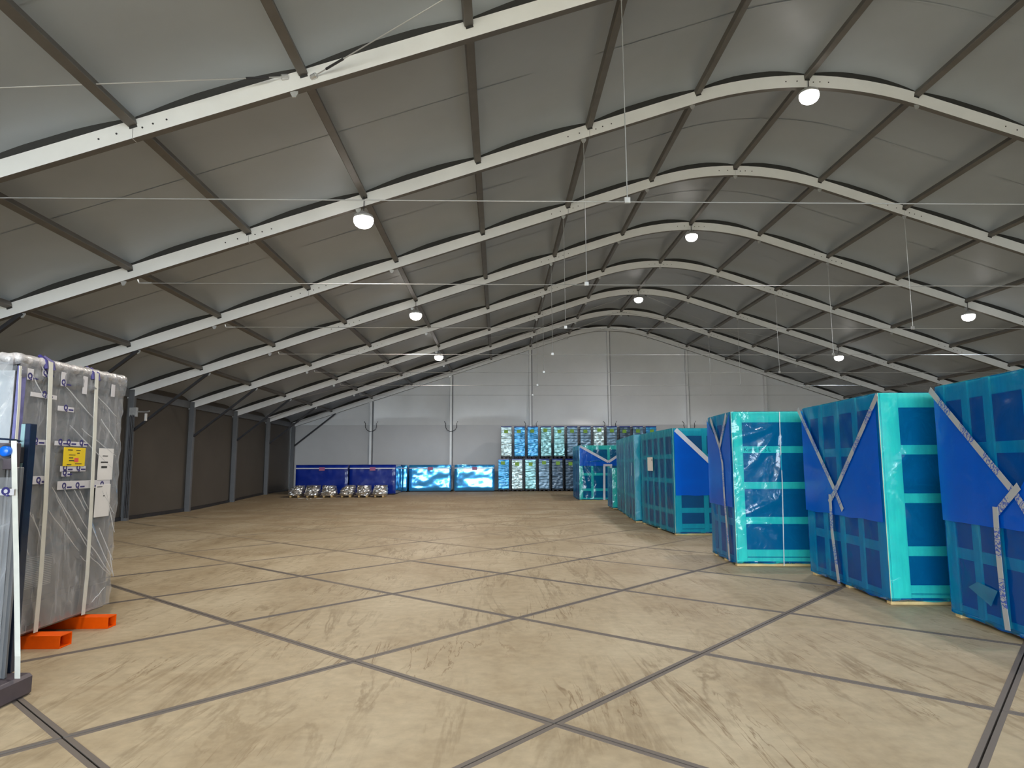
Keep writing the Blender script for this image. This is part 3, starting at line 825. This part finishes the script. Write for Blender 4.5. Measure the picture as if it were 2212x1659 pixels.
def text_mesh(s, size, m, bold=0.0):
    cu = bpy.data.curves.new('text', 'FONT'); cu.body = s; cu.size = size; cu.extrude = 0.0006; cu.offset = bold
    o = bpy.data.objects.new('text', cu); COL.objects.link(o)
    dg = bpy.context.evaluated_depsgraph_get()
    me = bpy.data.meshes.new_from_object(o.evaluated_get(dg))
    bpy.data.objects.remove(o); bpy.data.curves.remove(cu)
    me.materials.clear(); me.materials.append(MT[m])
    return me
u0, v0 = 0.185, 1.772
link('handwriting', text_mesh('Kunic EPS L', 0.088, 'ink_black'), tC, (u0, 0.0205, v0), (R(90), 0, 0))

# fourth crate: long, dusty film, paper sheet
oD = np.array([-2.073, 15.217, 0]); dD = 3.1; rD = R(1.5)
tD, LD, FD = crate('long crate in dull blue film with a white paper sheet on its aisle side', oD, rD, 1.25, dD, 2.39, 4,
                   LU=(0.75, 1.3, 1.85, 2.45), LV=(1.76, 1.2, 0.5), FU=(0.72,), FV=(1.76, 1.18, 0.55, 0.2), film='film_dusty', cw=0.13)
tl = FD.uv(1458, 928); q = FD.uv(1540, 1005)
flap(FD, [(0.02, tl[1]), (q[0], q[1]), (1.2, q[1] + 0.02)], FD.uv(1480, 1070)[1], 0.030, tD, 'flap', 4)
ribbon(FD, [tl, q], 0.10, 0.038, tD, 'tape', 'tape_pale')
c0, c1 = LD.uv(1402, 988), LD.uv(1414, 1017)
b = MB().box(-0.044, -0.040, min(c0[0], c1[0]), max(c0[0], c1[0]), c1[1], c0[1])
sh = b.build('paper_sheet', 'paper', tD)
MB().box(-0.0455, -0.0445, c1[0] + 0.04, c1[0] + 0.09, c0[1] - 0.1, c0[1] - 0.05).build('print_mark', 'ink_black', sh)

# crates farther back in the row
oE = np.array([-2.28, 18.62, 0])
tE, LE, FE = crate('dusty dark blue crate just behind the crate with the paper sheet', oE, R(-4.6), 1.25, 2.5, 2.40, 5, LU=(0.8, 1.6), LV=(1.7, 0.7), FU=(0.6,), FV=(1.7, 1.1, 0.5), film='film_dusty')
ribbon(LE, [LE.uv(1367, 1000), LE.uv(1367, 1027)], 0.06, 0.038, tE, 'tape', 'tape_pale')
oE2 = np.array([-2.06, 21.3, 0])
tE2, LE2, FE2 = crate('dusty blue crate second behind the crate with the paper sheet', oE2, R(-4.6), 1.25, 2.45, 2.42, 6, LU=(0.8, 1.6), LV=(1.7, 0.7), FU=(0.6,), FV=(1.7, 1.1, 0.5), film='film_dusty')
oG = np.array([-1.98, 24.1, hz(25)])
tG, LG, FG = crate('low blue crate tucked between the dusty row and the far taped crate', oG, R(-3), 1.25, 1.5, 1.45, 8, LU=(0.75,), LV=(0.8,), FU=(0.6,), FV=(0.8,))
oF = np.array([-2.648, 28.32, hz(28.3) - 0.01])
tF, LF, FF = crate('far bright blue crate with pale tape in a V and a narrow rectangle', oF, R(0), 2.05, 2.3, 2.30, 7,
                   LU=(0.8, 1.5), LV=(1.6, 0.7), FU=(0.55, 1.25), FV=(1.10, 0.46), fans=((1, 0.1, 1.6, -1.5, 0.2, 7, 1.3),), cw=0.13)
tl, vx = FF.uv(1253, 964), FF.uv(1314, 998); tr = FF.uv(1341, 980)
flap(FF, [(0.02, 2.28), vx, (2.03, 2.28)], 1.45, 0.030, tF, 'flap', 7)
ribbon(FF, [tl, vx], 0.10, 0.038, tF, 'tape', 'tape_pale')
ribbon(FF, [tr, vx], 0.10, 0.044, tF, 'tape', 'tape_pale')
ribbon(FF, [FF.uv(1305, 1080), FF.uv(1305, 1006)], 0.09, 0.038, tF, 'tape', 'tape_pale')
ribbon(FF, [FF.uv(1319.5, 1080), FF.uv(1319.5, 1006)], 0.09, 0.038, tF, 'tape', 'tape_pale')
ribbon(FF, [FF.uv(1303, 1005), FF.uv(1322, 1005)], 0.09, 0.044, tF, 'tape', 'tape_pale')

# ------------------------------------------------------------------ far blue boxes along the gable
def wrapped_box(label, x0, x1, y0, y1, z0, z1, m, seed):
    t = thing('wrapped_box', label, 'box', ((x0 + x1) / 2, y0, z0), group='low blue wrapped boxes by the gable')
    w, d, h = x1 - x0, y1 - y0, z1 - z0
    MB().cbox(-w / 2 + 0.05, w / 2 - 0.05, 0.03, d - 0.03, 0, 0.09, 0.01).build('pallet', 'pallet_black', t)
    b = MB()
    def sheet(fn, U, V, key):
        nu, nv = max(3, int(U / 0.09)), max(3, int(V / 0.09)); base = len(b.v)
        for j in range(nv + 1):
            for i in range(nu + 1):
                u, v = U * i / nu, V * j / nv
                o_ = 0.02 * noise.noise(Vector((u * 1.2 + seed, v * 2.6, key * 5.1))) + 0.012 * noise.noise(Vector((u * 5 + seed, v * 7, key)))
                e = min(u, U - u, v, V - v); o_ -= 0.025 * max(0, 1 - e / 0.06)
                b.v.append(fn(u, v, o_))
        for j in range(nv):
            for i in range(nu):
                a = base + j * (nu + 1) + i; b.f.append((a, a + 1, a + nu + 2, a + nu + 1)); b.m.append(1 if key == 1 else 0)
    sheet(lambda u, v, o_: (u - w / 2, -o_, v + 0.05), w, h - 0.05, 0)
    sheet(lambda u, v, o_: (w / 2 + o_, u, v + 0.05), d, h - 0.05, 1)
    sheet(lambda u, v, o_: (-w / 2 - o_, d - u, v + 0.05), d, h - 0.05, 2)
    sheet(lambda u, v, o_: (w / 2 - u, d + o_, v + 0.05), w, h - 0.05, 3)
    sheet(lambda u, v, o_: (u - w / 2, v, h + o_ * 0.5), w, d, 4)
    b.build('film', [m, 'wrap_blue' if seed > 1 else m], t, smooth=True)
    MB().box(-w / 2 + 0.02, w / 2 - 0.02, -0.045, -0.035, h - 0.19, h - 0.14).build('tape', 'tape_pale', t)
    MB().box(-0.12, 0.14, -0.056, -0.046, h - 0.27, h - 0.11).build('label_sheet', 'magenta', t)
    return t
wrapped_box('dark navy wrapped box nearest the left wall', -15.50, -13.06, 31.9, 33.9, hz(32), 1.61, 'wrap_navy', 1)
wrapped_box('dark blue wrapped box with a glossy right end', -12.98, -10.82, 31.8, 33.9, hz(32), 1.61, 'wrap_navy', 2)
wrapped_box('narrow shiny blue wrapped box squeezed between dark and bright boxes', -11.45, -10.60, 34.15, 35.8, hz(34.2), 1.60, 'wrap_blue', 5)
wrapped_box('shiny bright blue wrapped box beside the dark ones', -10.52, -8.40, 34.2, 35.8, hz(34.2), 1.60, 'wrap_blue', 3)
wrapped_box('shiny bright blue wrapped box next to the stacked pallets', -8.24, -6.22, 34.2, 35.8, hz(34.2), 1.60, 'wrap_blue', 4)

# ------------------------------------------------------------------ stacked wrapped pallets
def stack_mesh(seed, w=0.52, d=0.95, h=1.47):
    b = MB(); nu, nv, nd = 16, 46, 8
    def off(u, v, key):
        row = abs(math.sin(v * math.pi / 0.145 + 0.6 * noise.noise(Vector((u * 3, v, seed)))))
        return 0.016 * row + 0.018 * noise.noise(Vector((u * 6 + seed, v * 8, key)))
    def sheet(fn, U, V, nu, nv, key):
        base = len(b.v)
        for j in range(nv + 1):
            for i in range(nu + 1):
                u, v = U * i / nu, V * j / nv
                b.v.append(fn(u, v, off(u, v, key)))
        for j in range(nv):
            for i in range(nu):
                a = base + j * (nu + 1) + i; b.f.append((a, a + 1, a + nu + 2, a + nu + 1)); b.m.append(0)
    sheet(lambda u, v, o_: (u - w / 2, -o_, v), w, h, nu, nv, 0)
    sheet(lambda u, v, o_: (w / 2 + o_, u, v), d, h, nd, nv, 1)
    sheet(lambda u, v, o_: (-w / 2 - o_, d - u, v), d, h, nd, nv, 2)
    sheet(lambda u, v, o_: (w / 2 - u, d + o_, v), w, h, nu, nv, 3)
    sheet(lambda u, v, o_: (u - w / 2, v, h + o_ * 0.3), w, d, 8, 8, 4)
    return b
STK = {}
def stack(label, x, z, m, seed):
    t = thing('wrapped_pallet', label, 'pallet', (x, 34.3, z), group='tall wrapped pallets stacked by the gable')
    for xo in (-0.22, 0.0, 0.22):
        link('pallet_runner', shared('runner', lambda: MB().cbox(-0.05, 0.05, 0.02, 0.93, 0, 0.075, 0.008).data('pallet_runner', 'pallet_black')), t, (xo, 0, 0))
    link('pallet_deck', shared('deck', lambda: MB().cbox(-0.28, 0.28, 0.0, 0.95, 0.075, 0.11, 0.006).data('pallet_deck', 'pallet_black')), t)
    sd = seed % 4
    me = shared(('stack', sd, m), lambda: stack_mesh(sd).data('film_body', m, True))
    link('film_body', me, t, (0, 0, 0.11))
    link('top_cap', shared('cap', lambda: MB().cbox(-0.275, 0.275, -0.02, 0.97, 0, 0.05, 0.012).data('top_cap', 'wrap_navy')), t, (0, 0, 1.57))
    link('label_sheet', shared('glab', lambda: MB().cbox(-0.10, 0.10, -0.058, -0.050, 0, 0.17, 0.003).data('label_sheet', 'green')), t, (random.uniform(-0.04, 0.04), 0, 1.30 + random.uniform(-0.03, 0.04)))
nth = ['leftmost', 'second from left', 'third from left', 'fourth from left', 'fifth from left', 'sixth from left', 'seventh from left', 'eighth from left', 'ninth from left', 'tenth from left', 'eleventh from left', 'twelfth from left']
mu = ['stack_a', 'stack_b', 'stack_b', 'stack_c', 'stack_c', 'stack_d', 'stack_d', 'stack_a', 'stack_d', 'stack_e', 'stack_d', 'stack_b']
ml = ['stack_b', 'stack_a', 'stack_c', 'stack_d', 'stack_e', 'stack_e', 'stack_d', 'stack_d', 'stack_e', 'stack_d', 'stack_d', 'stack_d']
words = {'stack_a': 'silvery', 'stack_b': 'bright blue', 'stack_c': 'pale teal', 'stack_d': 'slate blue', 'stack_e': 'dark blue'}
for i in range(12):
    stack('%s wrapped pallet with a green label, upper row, %s' % (words[mu[i]], nth[i]), -5.62 + i * 0.673, 0.285 + 1.63, mu[i], i)
for i in range(12):
    stack('%s wrapped pallet with a green label, lower row, %s' % (words[ml[i]], nth[i]), -5.76 + i * 0.68, 0.265, ml[i], i + 2)

# ------------------------------------------------------------------ foil wrapped motors on the floor
def foil_mesh(seed):
    b = MB(); nu, nv = 28, 14
    for j in range(nv + 1):
        v = j / nv
        for i in range(nu):
            a = 2 * math.pi * i / nu
            ca, sa = math.cos(a), math.sin(a)
            k = (abs(ca) ** 4 + abs(sa) ** 4) ** -0.25
            rx = 0.318 - 0.05 * v ** 2; ry = 0.40 - 0.10 * v ** 2
            x = ca * k * rx + (0.06 * v if seed % 3 == 0 else 0.02 * v); y = sa * k * ry
            n1 = noise.noise(Vector((x * 6 + seed * 3, y * 6, v * 4))); n2 = noise.noise(Vector((x * 15, y * 15 + seed, v * 9)))
            s_ = 1 + 0.16 * n1 + 0.10 * n2
            if v < 0.15: s_ *= 0.85 + v
            z = 0.06 + 0.45 * v + 0.03 * n1 - (0.10 if ca < -0.4 and seed % 3 == 0 and v > 0.6 else 0)
            b.v.append((x * s_, y * s_, z))
    top = len(b.v); b.v.append((0, 0, 0.52 + 0.02 * (seed % 2)))
    for j in range(nv):
        for i in range(nu):
            i2 = (i + 1) % nu
            b.f.append((j * nu + i, j * nu + i2, (j + 1) * nu + i2, (j + 1) * nu + i)); b.m.append(0)
    for i in range(nu): b.f.append((nv * nu + i, nv * nu + (i + 1) % nu, top)); b.m.append(0)
    b.f.append(tuple(range(nu - 1, -1, -1))); b.m.append(0)
    return b
FXS = [640, 676, 711, 750, 786, 821]
for i, px in enumerate(FXS):
    P = on_plane(px, 1070, (0, 30.6, 0), (0, 1, 0))
    y = 30.6; zf = hz(y)
    lab = 'foil wrapped lump in front of the dark blue boxes, %s from the left' % ['first', 'second', 'third', 'fourth', 'fifth', 'sixth'][i]
    t = thing('foil_wrapped_motor', lab, 'motor', (P[0], y, zf), group='foil wrapped lumps on the floor')
    foil_mesh(i).build('foil_wrap', 'foil', t)
    for sx in (-0.2, 0.14):
        MB().cbox(sx, sx + 0.08, -0.33, 0.33, 0, 0.09, 0.008).build('foot', 'skid', t)

# scraps of packaging on the floor
for i, (xa, ya, xb, yb) in enumerate(((641, 1077, 648, 1084), (652, 1076, 658, 1084), (662, 1081, 676, 1080), (632, 1079, 645, 1078))):
    A = on_plane(xa, ya, (0, 0, 0.16), (0, 0, 1)); B = on_plane(xb, yb, (0, 0, 0.16), (0, 0, 1))
    c = (A + B) / 2; L_ = min(0.5, float(np.linalg.norm(B - A)))
    an = math.atan2(B[1] - A[1], B[0] - A[0])
    s = MB().box(-L_ / 2, L_ / 2, -0.02, 0.02, 0, 0.012).build('packing_scrap', 'paper', None, (c[0], 29.6 + 0.1 * i, hz(29.6 + 0.1 * i) + 0.001), (0, 0, an))
    tag(s, 'pale packing scrap on the floor by the foil lumps, %s' % ['upright on the left', 'upright on the right', 'lying flat on the right', 'lying flat on the left'][i], 'scrap', 'packing scraps')

# ------------------------------------------------------------------ left: cabinet in clear film on orange fork tubes
XM = -10.10
OM = np.array([XM, 6.5, 0.0])
def mp(u, v, off=0.0):
    P = on_plane(u, v, (XM + off, 0, 0), (1, 0, 0)); return P - OM
tm = thing('wrapped_cabinet', 'tall grey cabinet in clear film with white straps and a yellow label', 'cabinet', OM)
yN, yF, zB, zT = 5.69 - 6.5, 7.31 - 6.5, 0.12, 2.47
MB().cbox(-1.60, -0.012, yN + 0.02, yF - 0.02, zB, zT, 0.02).build('cabinet_body', ['cabinet'], tm)
MB().cbox(-1.55, -0.005, yN + 0.012, yN + 0.02, 0.35, zT - 0.1, 0.003).build('front_panel', 'cabinet_pale', tm)
for a, c in ((yN + 0.16, yN + 0.84), (yN + 0.86, yF - 0.05)):
    MB().cbox(-0.016, -0.004, a, c, 0.42, zT - 0.10, 0.004).build('door', 'cabinet', tm)
MB().cbox(-0.014, -0.002, yN + 0.03, yF - 0.03, zB + 0.03, 0.38, 0.004).build('plinth', 'cabinet', tm)
c0, c1 = mp(55, 1212), mp(108, 1275)
lv = MB().box(-0.004, 0.0, c0[1], c1[1], 0.50, 0.79).build('louver_plate', 'cabinet', tm)
sl = MB().box(0, 0.004, 0, c1[1] - c0[1] - 0.02, 0, 0.006).data('louver_slat', 'louver')
for i in range(17): link('louver_slat', sl, lv, (0.0, c0[1] + 0.01, 0.515 + i * 0.016))
for u0_, v0_, u1_, v1_ in ((52, 1360, 85, 1346), (176, 1316, 200, 1302)):
    a, c = mp(u0_, v0_), mp(u1_, v1_)
    MB().cbox(-0.004, 0.012, a[1], c[1], a[2] - 0.015, a[2] + 0.03, 0.004).build('lifting_eye', 'dark_steel', tm)
# clear film
b = MB()
def cf(fn, U, V, key, pleat):
    nu, nv = max(4, int(U / 0.03)), max(4, int(V / 0.03)); base = len(b.v)
    for j in range(nv + 1):
        for i in range(nu + 1):
            u, v = U * i / nu, V * j / nv
            s_ = u * pleat[0] + v * pleat[1]; r = u * pleat[1] - v * pleat[0]
            q = 1 - abs(noise.noise(Vector((s_ * 5.5, r * 0.5, key * 7.7)))) * 3.0
            q2 = 1 - abs(noise.noise(Vector((s_ * 11, r * 1.2, key * 3.1)))) * 4.0
            o_ = 0.016 + 0.02 * max(0, q) ** 2 + 0.010 * max(0, q2) ** 2 + 0.006 * noise.noise(Vector((u * 3, v * 3, key)))
            if v > V - 0.18: o_ += 0.03 * noise.noise(Vector((u * 9, v * 9, key))) + 0.02
            b.v.append(fn(u, v, o_))
    for j in range(nv):
        for i in range(nu):
            a = base + j * (nu + 1) + i; b.f.append((a, a + 1, a + nu + 2, a + nu + 1)); b.m.append(0)
cf(lambda u, v, o_: (o_, yN + u, zB + 0.03 + v), yF - yN, zT - zB - 0.02, 1, (0.88, 0.47))
cf(lambda u, v, o_: (-1.6 + u, yN - o_, zB + 0.03 + v), 1.62, zT - zB - 0.02, 2, (0.80, -0.6))
cf(lambda u, v, o_: (-u, yF + o_, zB + 0.03 + v), 1.6, zT - zB - 0.02, 3, (0.8, 0.6))
cf(lambda u, v, o_: (-1.6 + u, yN + v, zT + 0.01 + o_), 1.62, yF - yN, 4, (0.7, 0.7))
b.build('clear_film', 'clear', tm, smooth=True)
for (a0, b0, a1, b1, w_) in ((143, 836, 203, 905, 5), (150, 918, 240, 1010, 5), (176, 925, 250, 985, 4), (112, 1052, 200, 1200, 5), (136, 1052, 192, 1150, 4), (160, 1058, 185, 1105, 4),
        (172, 1060, 190, 1100, 3), (105, 1102, 170, 1190, 4), (57, 1090, 75, 1130, 3), (70, 1110, 96, 1190, 4), (168, 1140, 240, 1240, 5), (195, 1130, 242, 1238, 4), (214, 1140, 243, 1210, 4),
        (220, 1060, 246, 1110, 3), (172, 1200, 188, 1216, 3), (236, 1190, 244, 1245, 3), (198, 1300, 226, 1268, 3), (90, 790, 112, 830, 4), (205, 850, 252, 900, 4), (218, 905, 254, 960, 4), (50, 1170, 62, 1200, 3), (188, 1195, 236, 1242, 3), (66, 805, 98, 862, 3), (228, 1062, 247, 1150, 3), (120, 1070, 150, 1130, 3)):
    A_, B_ = mp(a0, b0, 0.046), mp(a1, b1, 0.046); cc = MB(); n_ = 10
    dv = (B_ - A_) / np.linalg.norm(B_ - A_); pn = np.array([0, -dv[2], dv[1]])
    for i in range(n_ + 1):
        t_ = i / n_; p_ = A_ + (B_ - A_) * t_ + pn * 0.012 * noise.noise(Vector((t_ * 3, a0, b0)))
        hw = 0.0013 * w_ * math.sin(math.pi * min(1, 0.08 + t_ * 0.92)) ** 0.6
        cc.v += [tuple(p_ - pn * hw), tuple(p_ + np.array([0.007, 0, 0])), tuple(p_ + pn * hw)]
    for i in range(n_):
        k = 3 * i; cc.f += [(k, k + 3, k + 4, k + 1), (k + 1, k + 4, k + 5, k + 2)]; cc.m += [0, 0]
    cc.build('film_crease', 'crease', tm, smooth=True)
# lumpy padding along the top edges
def roll(p, q, seed):
    p, q = Vector(p), Vector(q); n = 30
    return MB().tube([p.lerp(q, i / n) + Vector((0, 0, 0.012 * noise.noise(Vector((i * 0.7, seed, 0))))) for i in range(n + 1)],
                     [0.05 + 0.016 * noise.noise(Vector((i * 0.9, seed, 5))) for i in range(n + 1)], 10)
roll((-0.0, yN - 0.01, zT + 0.0), (-0.0, yF + 0.01, zT + 0.02), 1).build('edge_padding', 'padding', tm, smooth=True)
roll((-1.55, yN - 0.0, zT + 0.0), (0.0, yN - 0.0, zT + 0.0), 2).build('edge_padding', 'padding', tm, smooth=True)
# corner guard and straps
MB().cbox(0.02, 0.045, yN + 0.00, yN + 0.085, 0.3, zT - 0.06, 0.004).build('corner_guard', 'guard', tm)
def strap(pts, off, w, name='strap', parent=tm, m='strap'):
    b = MB(); P = [mp(u, v, off) for u, v in pts]
    for p in P: b.v += [(p[0], p[1] - w / 2, p[2]), (p[0], p[1] + w / 2, p[2]), (p[0] + 0.004, p[1] - w / 2, p[2]), (p[0] + 0.004, p[1] + w / 2, p[2])]
    for i in range(len(P) - 1):
        a = 4 * i; c = a + 4
        b.f += [(a + 2, a + 3, c + 3, c + 2), (a, c, c + 1, a + 1), (a, a + 2, c + 2, c), (a + 1, c + 1, c + 3, a + 3)]; b.m += [0] * 4
    return b.build(name, m, parent)
strap([(44, 790), (40, 880), (34, 960)], 0.05, 0.03)
strap([(110, 782), (104, 950), (98, 1090), (88, 1240), (76, 1366)], 0.062, 0.055)
strap([(209, 806), (204, 940), (197, 1090), (188, 1240), (179, 1328)], 0.062, 0.055)
for (u, v) in ((109, 782), (208, 806)):
    p = mp(u, v, 0.055)
    for s_ in (-1, 1):
        MB().tube([(p[0] + 0.0, p[1] + s_ * 0.05, p[2] - 0.07), (p[0] - 0.01, p[1] + s_ * 0.045, p[2] + 0.0), (p[0] - 0.08, p[1] + s_ * 0.03, p[2] + 0.05)], 0.018, 6).build('strap_pad', 'ink', tm)
logo_me = text_mesh('Q', 0.068, 'ink', 0.004)
bar_me = MB().box(0, 0.07, 0, 0.014, 0, 0.0006).data('logo_tail', 'ink')
def sticker(u0, v0, u1, v1, m='tape_white', logos=(), off=0.045, slope=0.0, name='tape_strip'):
    a, c = mp(u0, v0, off), mp(u1, v1, off)
    y0, y1, z1, z0 = a[1], c[1], a[2], c[2]
    if z0 > z1: z0, z1 = z1, z0
    dx = a[0]
    s = MB().cbox(dx, dx + 0.003, y0, y1, z0, z1, 0.001).build(name, m, tm)
    for lg in logos:
        e = link('printed_mark', logo_me, s, (dx + 0.0042, y0 + (y1 - y0) * lg, z0 + 0.012), (R(90), 0, R(90)))
        link('printed_tail', bar_me, s, (dx + 0.0042, y0 + (y1 - y0) * lg + 0.07, z0 + 0.012), (R(90), 0, R(90)))
    return s
sticker(66, 846, 122, 864, logos=(0.42,))
sticker(125, 876, 159, 891, logos=(0.35,))
sticker(70, 949, 102, 962, logos=(0.05,))
sticker(118, 952, 187, 965, logos=(0.1, 0.35, 0.75))
sticker(60, 1029, 103, 1045, logos=(0.4,))
sticker(130, 1007, 184, 1018, logos=(0.1, 0.62))
sticker(133, 1020, 150, 1029, logos=(0.1,))
sticker(124, 1040, 236, 1052, logos=(0.08, 0.32, 0.6, 0.8))
sticker(60, 795, 71, 822, logos=(0.05,)); sticker(92, 800, 104, 815, logos=(0.1,)); sticker(133, 803, 142, 835, logos=(0.1,)); sticker(180, 812, 187, 852); sticker(241, 830, 247, 858)
yl = sticker(138, 966, 182, 1007, 'yellow', off=0.05, name='yellow_label')
for (u, v, w, hh, m) in ((147, 971, 10, 2, 'ink_black'), (165, 972, 9, 1.5, 'ink_black'), (167, 978, 5, 2, 'ink_black'), (149, 982, 14, 1.5, 'ink_black'), (149, 988, 9, 2, 'ink_black'), (149, 994, 11, 2, 'ink_black'), (161, 989, 8, 9, 'red'), (144, 1003, 10, 1.5, 'ink_black'), (162, 1001, 14, 1.5, 'ink_black')):
    a, c = mp(u, v, 0.054), mp(u + w, v + hh, 0.054)
    MB().box(a[0], a[0] + 0.001, a[1], c[1], c[2], a[2]).build('print_line', m, yl)
for (u0_, v0_, u1_, v1_, marks) in ((214, 968, 241, 1036, ((222, 984, 11, 2), (218, 997, 15, 3), (219, 1007, 12, 4))), (207, 1047, 234, 1114, ((210, 1051, 11, 1), (223, 1070, 3, 2)))):
    sh = sticker(u0_, v0_, u1_, v1_, 'paper', off=0.048, name='paper_sheet')
    for (u, v, w, hh) in marks:
        a, c = mp(u, v, 0.052), mp(u + w, v + hh, 0.052)
        MB().box(a[0], a[0] + 0.001, a[1], c[1], c[2], a[2]).build('print_line', 'ink_black', sh)
# orange fork tubes
def fork_tube(y0, y1, lab):
    t = thing('fork_tube', lab, 'steel tube', (-10.9, y0, 0), group='orange fork tubes')
    w = y1 - y0; L_ = 1.08; T = 0.008
    b = MB()
    b.box(-0.6, L_, 0, w, 0, T); b.box(-0.6, L_, 0, w, 0.108 - T, 0.108); b.box(-0.6, L_, 0, T, T, 0.108 - T); b.box(-0.6, L_, w - T, w, T, 0.108 - T)
    b.build('tube_shell', 'orange', t)
    MB().box(-0.6, L_ - 0.12, T, w - T, T, 0.108 - T).build('tube_inside_shade', 'orange_shade', t)  # plug in darker orange, the hollow's shade put into its colour
fork_tube(6.115, 6.285, 'orange fork tube under the grey cabinet, nearer one')
fork_tube(6.84, 6.985, 'orange fork tube under the grey cabinet, farther one')
b = MB().box(-11.5, -10.16, 6.29, 6.835, 0.02, 0.118)
# ------------------------------------------------------------------ second machine, cut by the left edge
O0 = np.array([-9.26, 4.94, 0.0])
t0 = thing('wrapped_machine', 'machine on a dark steel base with a blue knob, cut off by the left edge', 'machine', O0)
def ml_(x0, x1, y0, y1, z0, z1, name, m, c=0.006, parent=t0): return MB().cbox(x0, x1, y0, y1, z0, z1, c).build(name, m, parent)
def fy(u, v, y): return on_plane(u, v, (0, y, 0), (0, 1, 0)) - O0
ml_(-0.42, 0, -2.2, 0.02, 0.0, 0.145, 'base_beam', 'base_grey', 0.02)
ml_(-1.9, -1.4, -2.2, 0.02, 0.0, 0.145, 'base_beam', 'base_grey', 0.02)
xr = fy(34, 1200, 4.80)[0]
ml_(-1.9, xr - 0.10, -1.9, -0.16, 0.145, 1.62, 'machine_body', 'cabinet', 0.01)
for u_ in (2, 14, 24, 32):
    p_ = fy(u_, 1200, 4.80)
    ml_(p_[0] - 0.022, p_[0] + 0.004, -0.15, -0.12, 0.145, 1.56, 'frame_bar', 'post' if u_ in (14, 32) else 'cabinet')
a_, c_ = fy(0, 957, 4.76), fy(29, 1014, 4.76)
sw = ml_(a_[0] - 0.25, c_[0], -0.20, -0.12, c_[2], a_[2], 'switch_box', 'base_grey', 0.004)
k_ = fy(20, 975, 4.74)
kb = MB().tube([(0, 0, 0), (0, -0.010, 0)], 0.05, 16).build('collar', 'dark_steel', sw, (k_[0] - 0.01, -0.20, k_[2]))
MB().tube([(0, -0.01, 0), (0, -0.05, 0), (0, -0.056, 0)], [0.037, 0.035, 0.028], 16).build('knob', 'knob', sw, (k_[0], -0.20, k_[2]), smooth=True)
a_, c_ = fy(47, 915, 4.92), fy(67, 915, 4.92)
ps = ml_(a_[0], c_[0], -0.02, 0.05, 0.145, a_[2], 'corner_post', 'navy', 0.004)
ml_(a_[0] + 0.001, a_[0] + (c_[0] - a_[0]) * 0.45, -0.025, -0.0195, 0.75, a_[2] - 0.003, 'edge_reflection', 'cyan_reflect', 0.001, ps)  # cyan reflection on the post, put in as a coloured strip
q_ = [fy(0, 948, 4.82), fy(30, 950, 4.84), fy(43, 953, 4.9)]
MB().tube([tuple(p_) for p_ in q_], 0.008, 6).build('film_rim', 'navy', t0)
a_, c_ = fy(40, 966, 4.9), fy(47, 1000, 4.9)
ml_(a_[0], c_[0], -0.08, -0.02, c_[2], a_[2], 'hinge_block', 'dark_steel', 0.004)
b = MB(); W_ = 0.019
P = [fy(30, 952, 4.72), fy(32, 1080, 4.72), fy(35, 1200, 4.72), fy(37, 1330, 4.72), fy(38, 1418, 4.72), on_plane(37.5, 1466, (0, 0, 0.15), (0, 0, 1)) - O0]
for p_ in P: b.v += [(p_[0] - W_, p_[1], p_[2]), (p_[0] + W_, p_[1], p_[2])]
for i in range(len(P) - 1): b.f.append((2 * i, 2 * i + 1, 2 * i + 3, 2 * i + 2)); b.m.append(0)
b.build('strap', 'strap', t0)
a_, c_ = fy(-10, 1056, 4.70), fy(31, 1070, 4.70)
tp = ml_(a_[0], c_[0], -0.246, -0.243, c_[2], a_[2], 'tape_strip', 'tape_white', 0.001)
link('printed_mark', logo_me, tp, (fy(2, 1068, 4.69)[0], -0.248, c_[2] + 0.005), (R(90), 0, 0))
fs_ = MB(); nu_, nv_ = 14, 40
for j in range(nv_ + 1):
    for i in range(nu_ + 1):
        p_ = fy(-40 + 74 * i / nu_, 1020, 4.74); z_ = 0.16 + 1.33 * j / nv_
        fs_.v.append((p_[0], -0.21 - 0.02 * abs(noise.noise(Vector((i * 0.35, j * 0.12, 4)))), z_))
for j in range(nv_):
    for i in range(nu_):
        a = j * (nu_ + 1) + i; fs_.f.append((a, a + 1, a + nu_ + 2, a + nu_ + 1)); fs_.m.append(0)
fs_.build('clear_film', 'clear', t0, smooth=True)

# ------------------------------------------------------------------ switch box and conduits on the fourth frame's column
ob = np.array([-HALF + 0.26, FY[4] - 0.08, 3.02])
te = thing('distribution_box', 'small grey switch box with conduits on the left wall column', 'electrical box', ob)
MB().cbox(-0.12, 0.10, -0.10, 0.0, 0, 0.28, 0.01).build('enclosure', 'galv', te)
for i, xo in enumerate((-0.07, -0.02, 0.03)):
    MB().tube([(xo, -0.07, 0.1), (xo, -0.10, 0.0), (xo - 0.01, -0.08, -0.3), (xo - 0.01, -0.07, -2.95)], 0.02, 6).build('conduit', 'dark_steel', te)
of = np.array([-HALF + 0.62, FY[4] - 0.12, 3.02])
tf = thing('wall_fitting', 'small pale wall fitting beside the grey switch box', 'fitting', of)
MB().cbox(-0.03, 0.03, -0.04, 0.02, -0.12, 0.10, 0.008).build('body', 'paper', tf)
MB().tube([(-0.3, 0.05, 0.16), (0.0, 0, 0.15), (0.1, -0.02, 0.17)], 0.025, 6).build('arm', 'galv', tf)
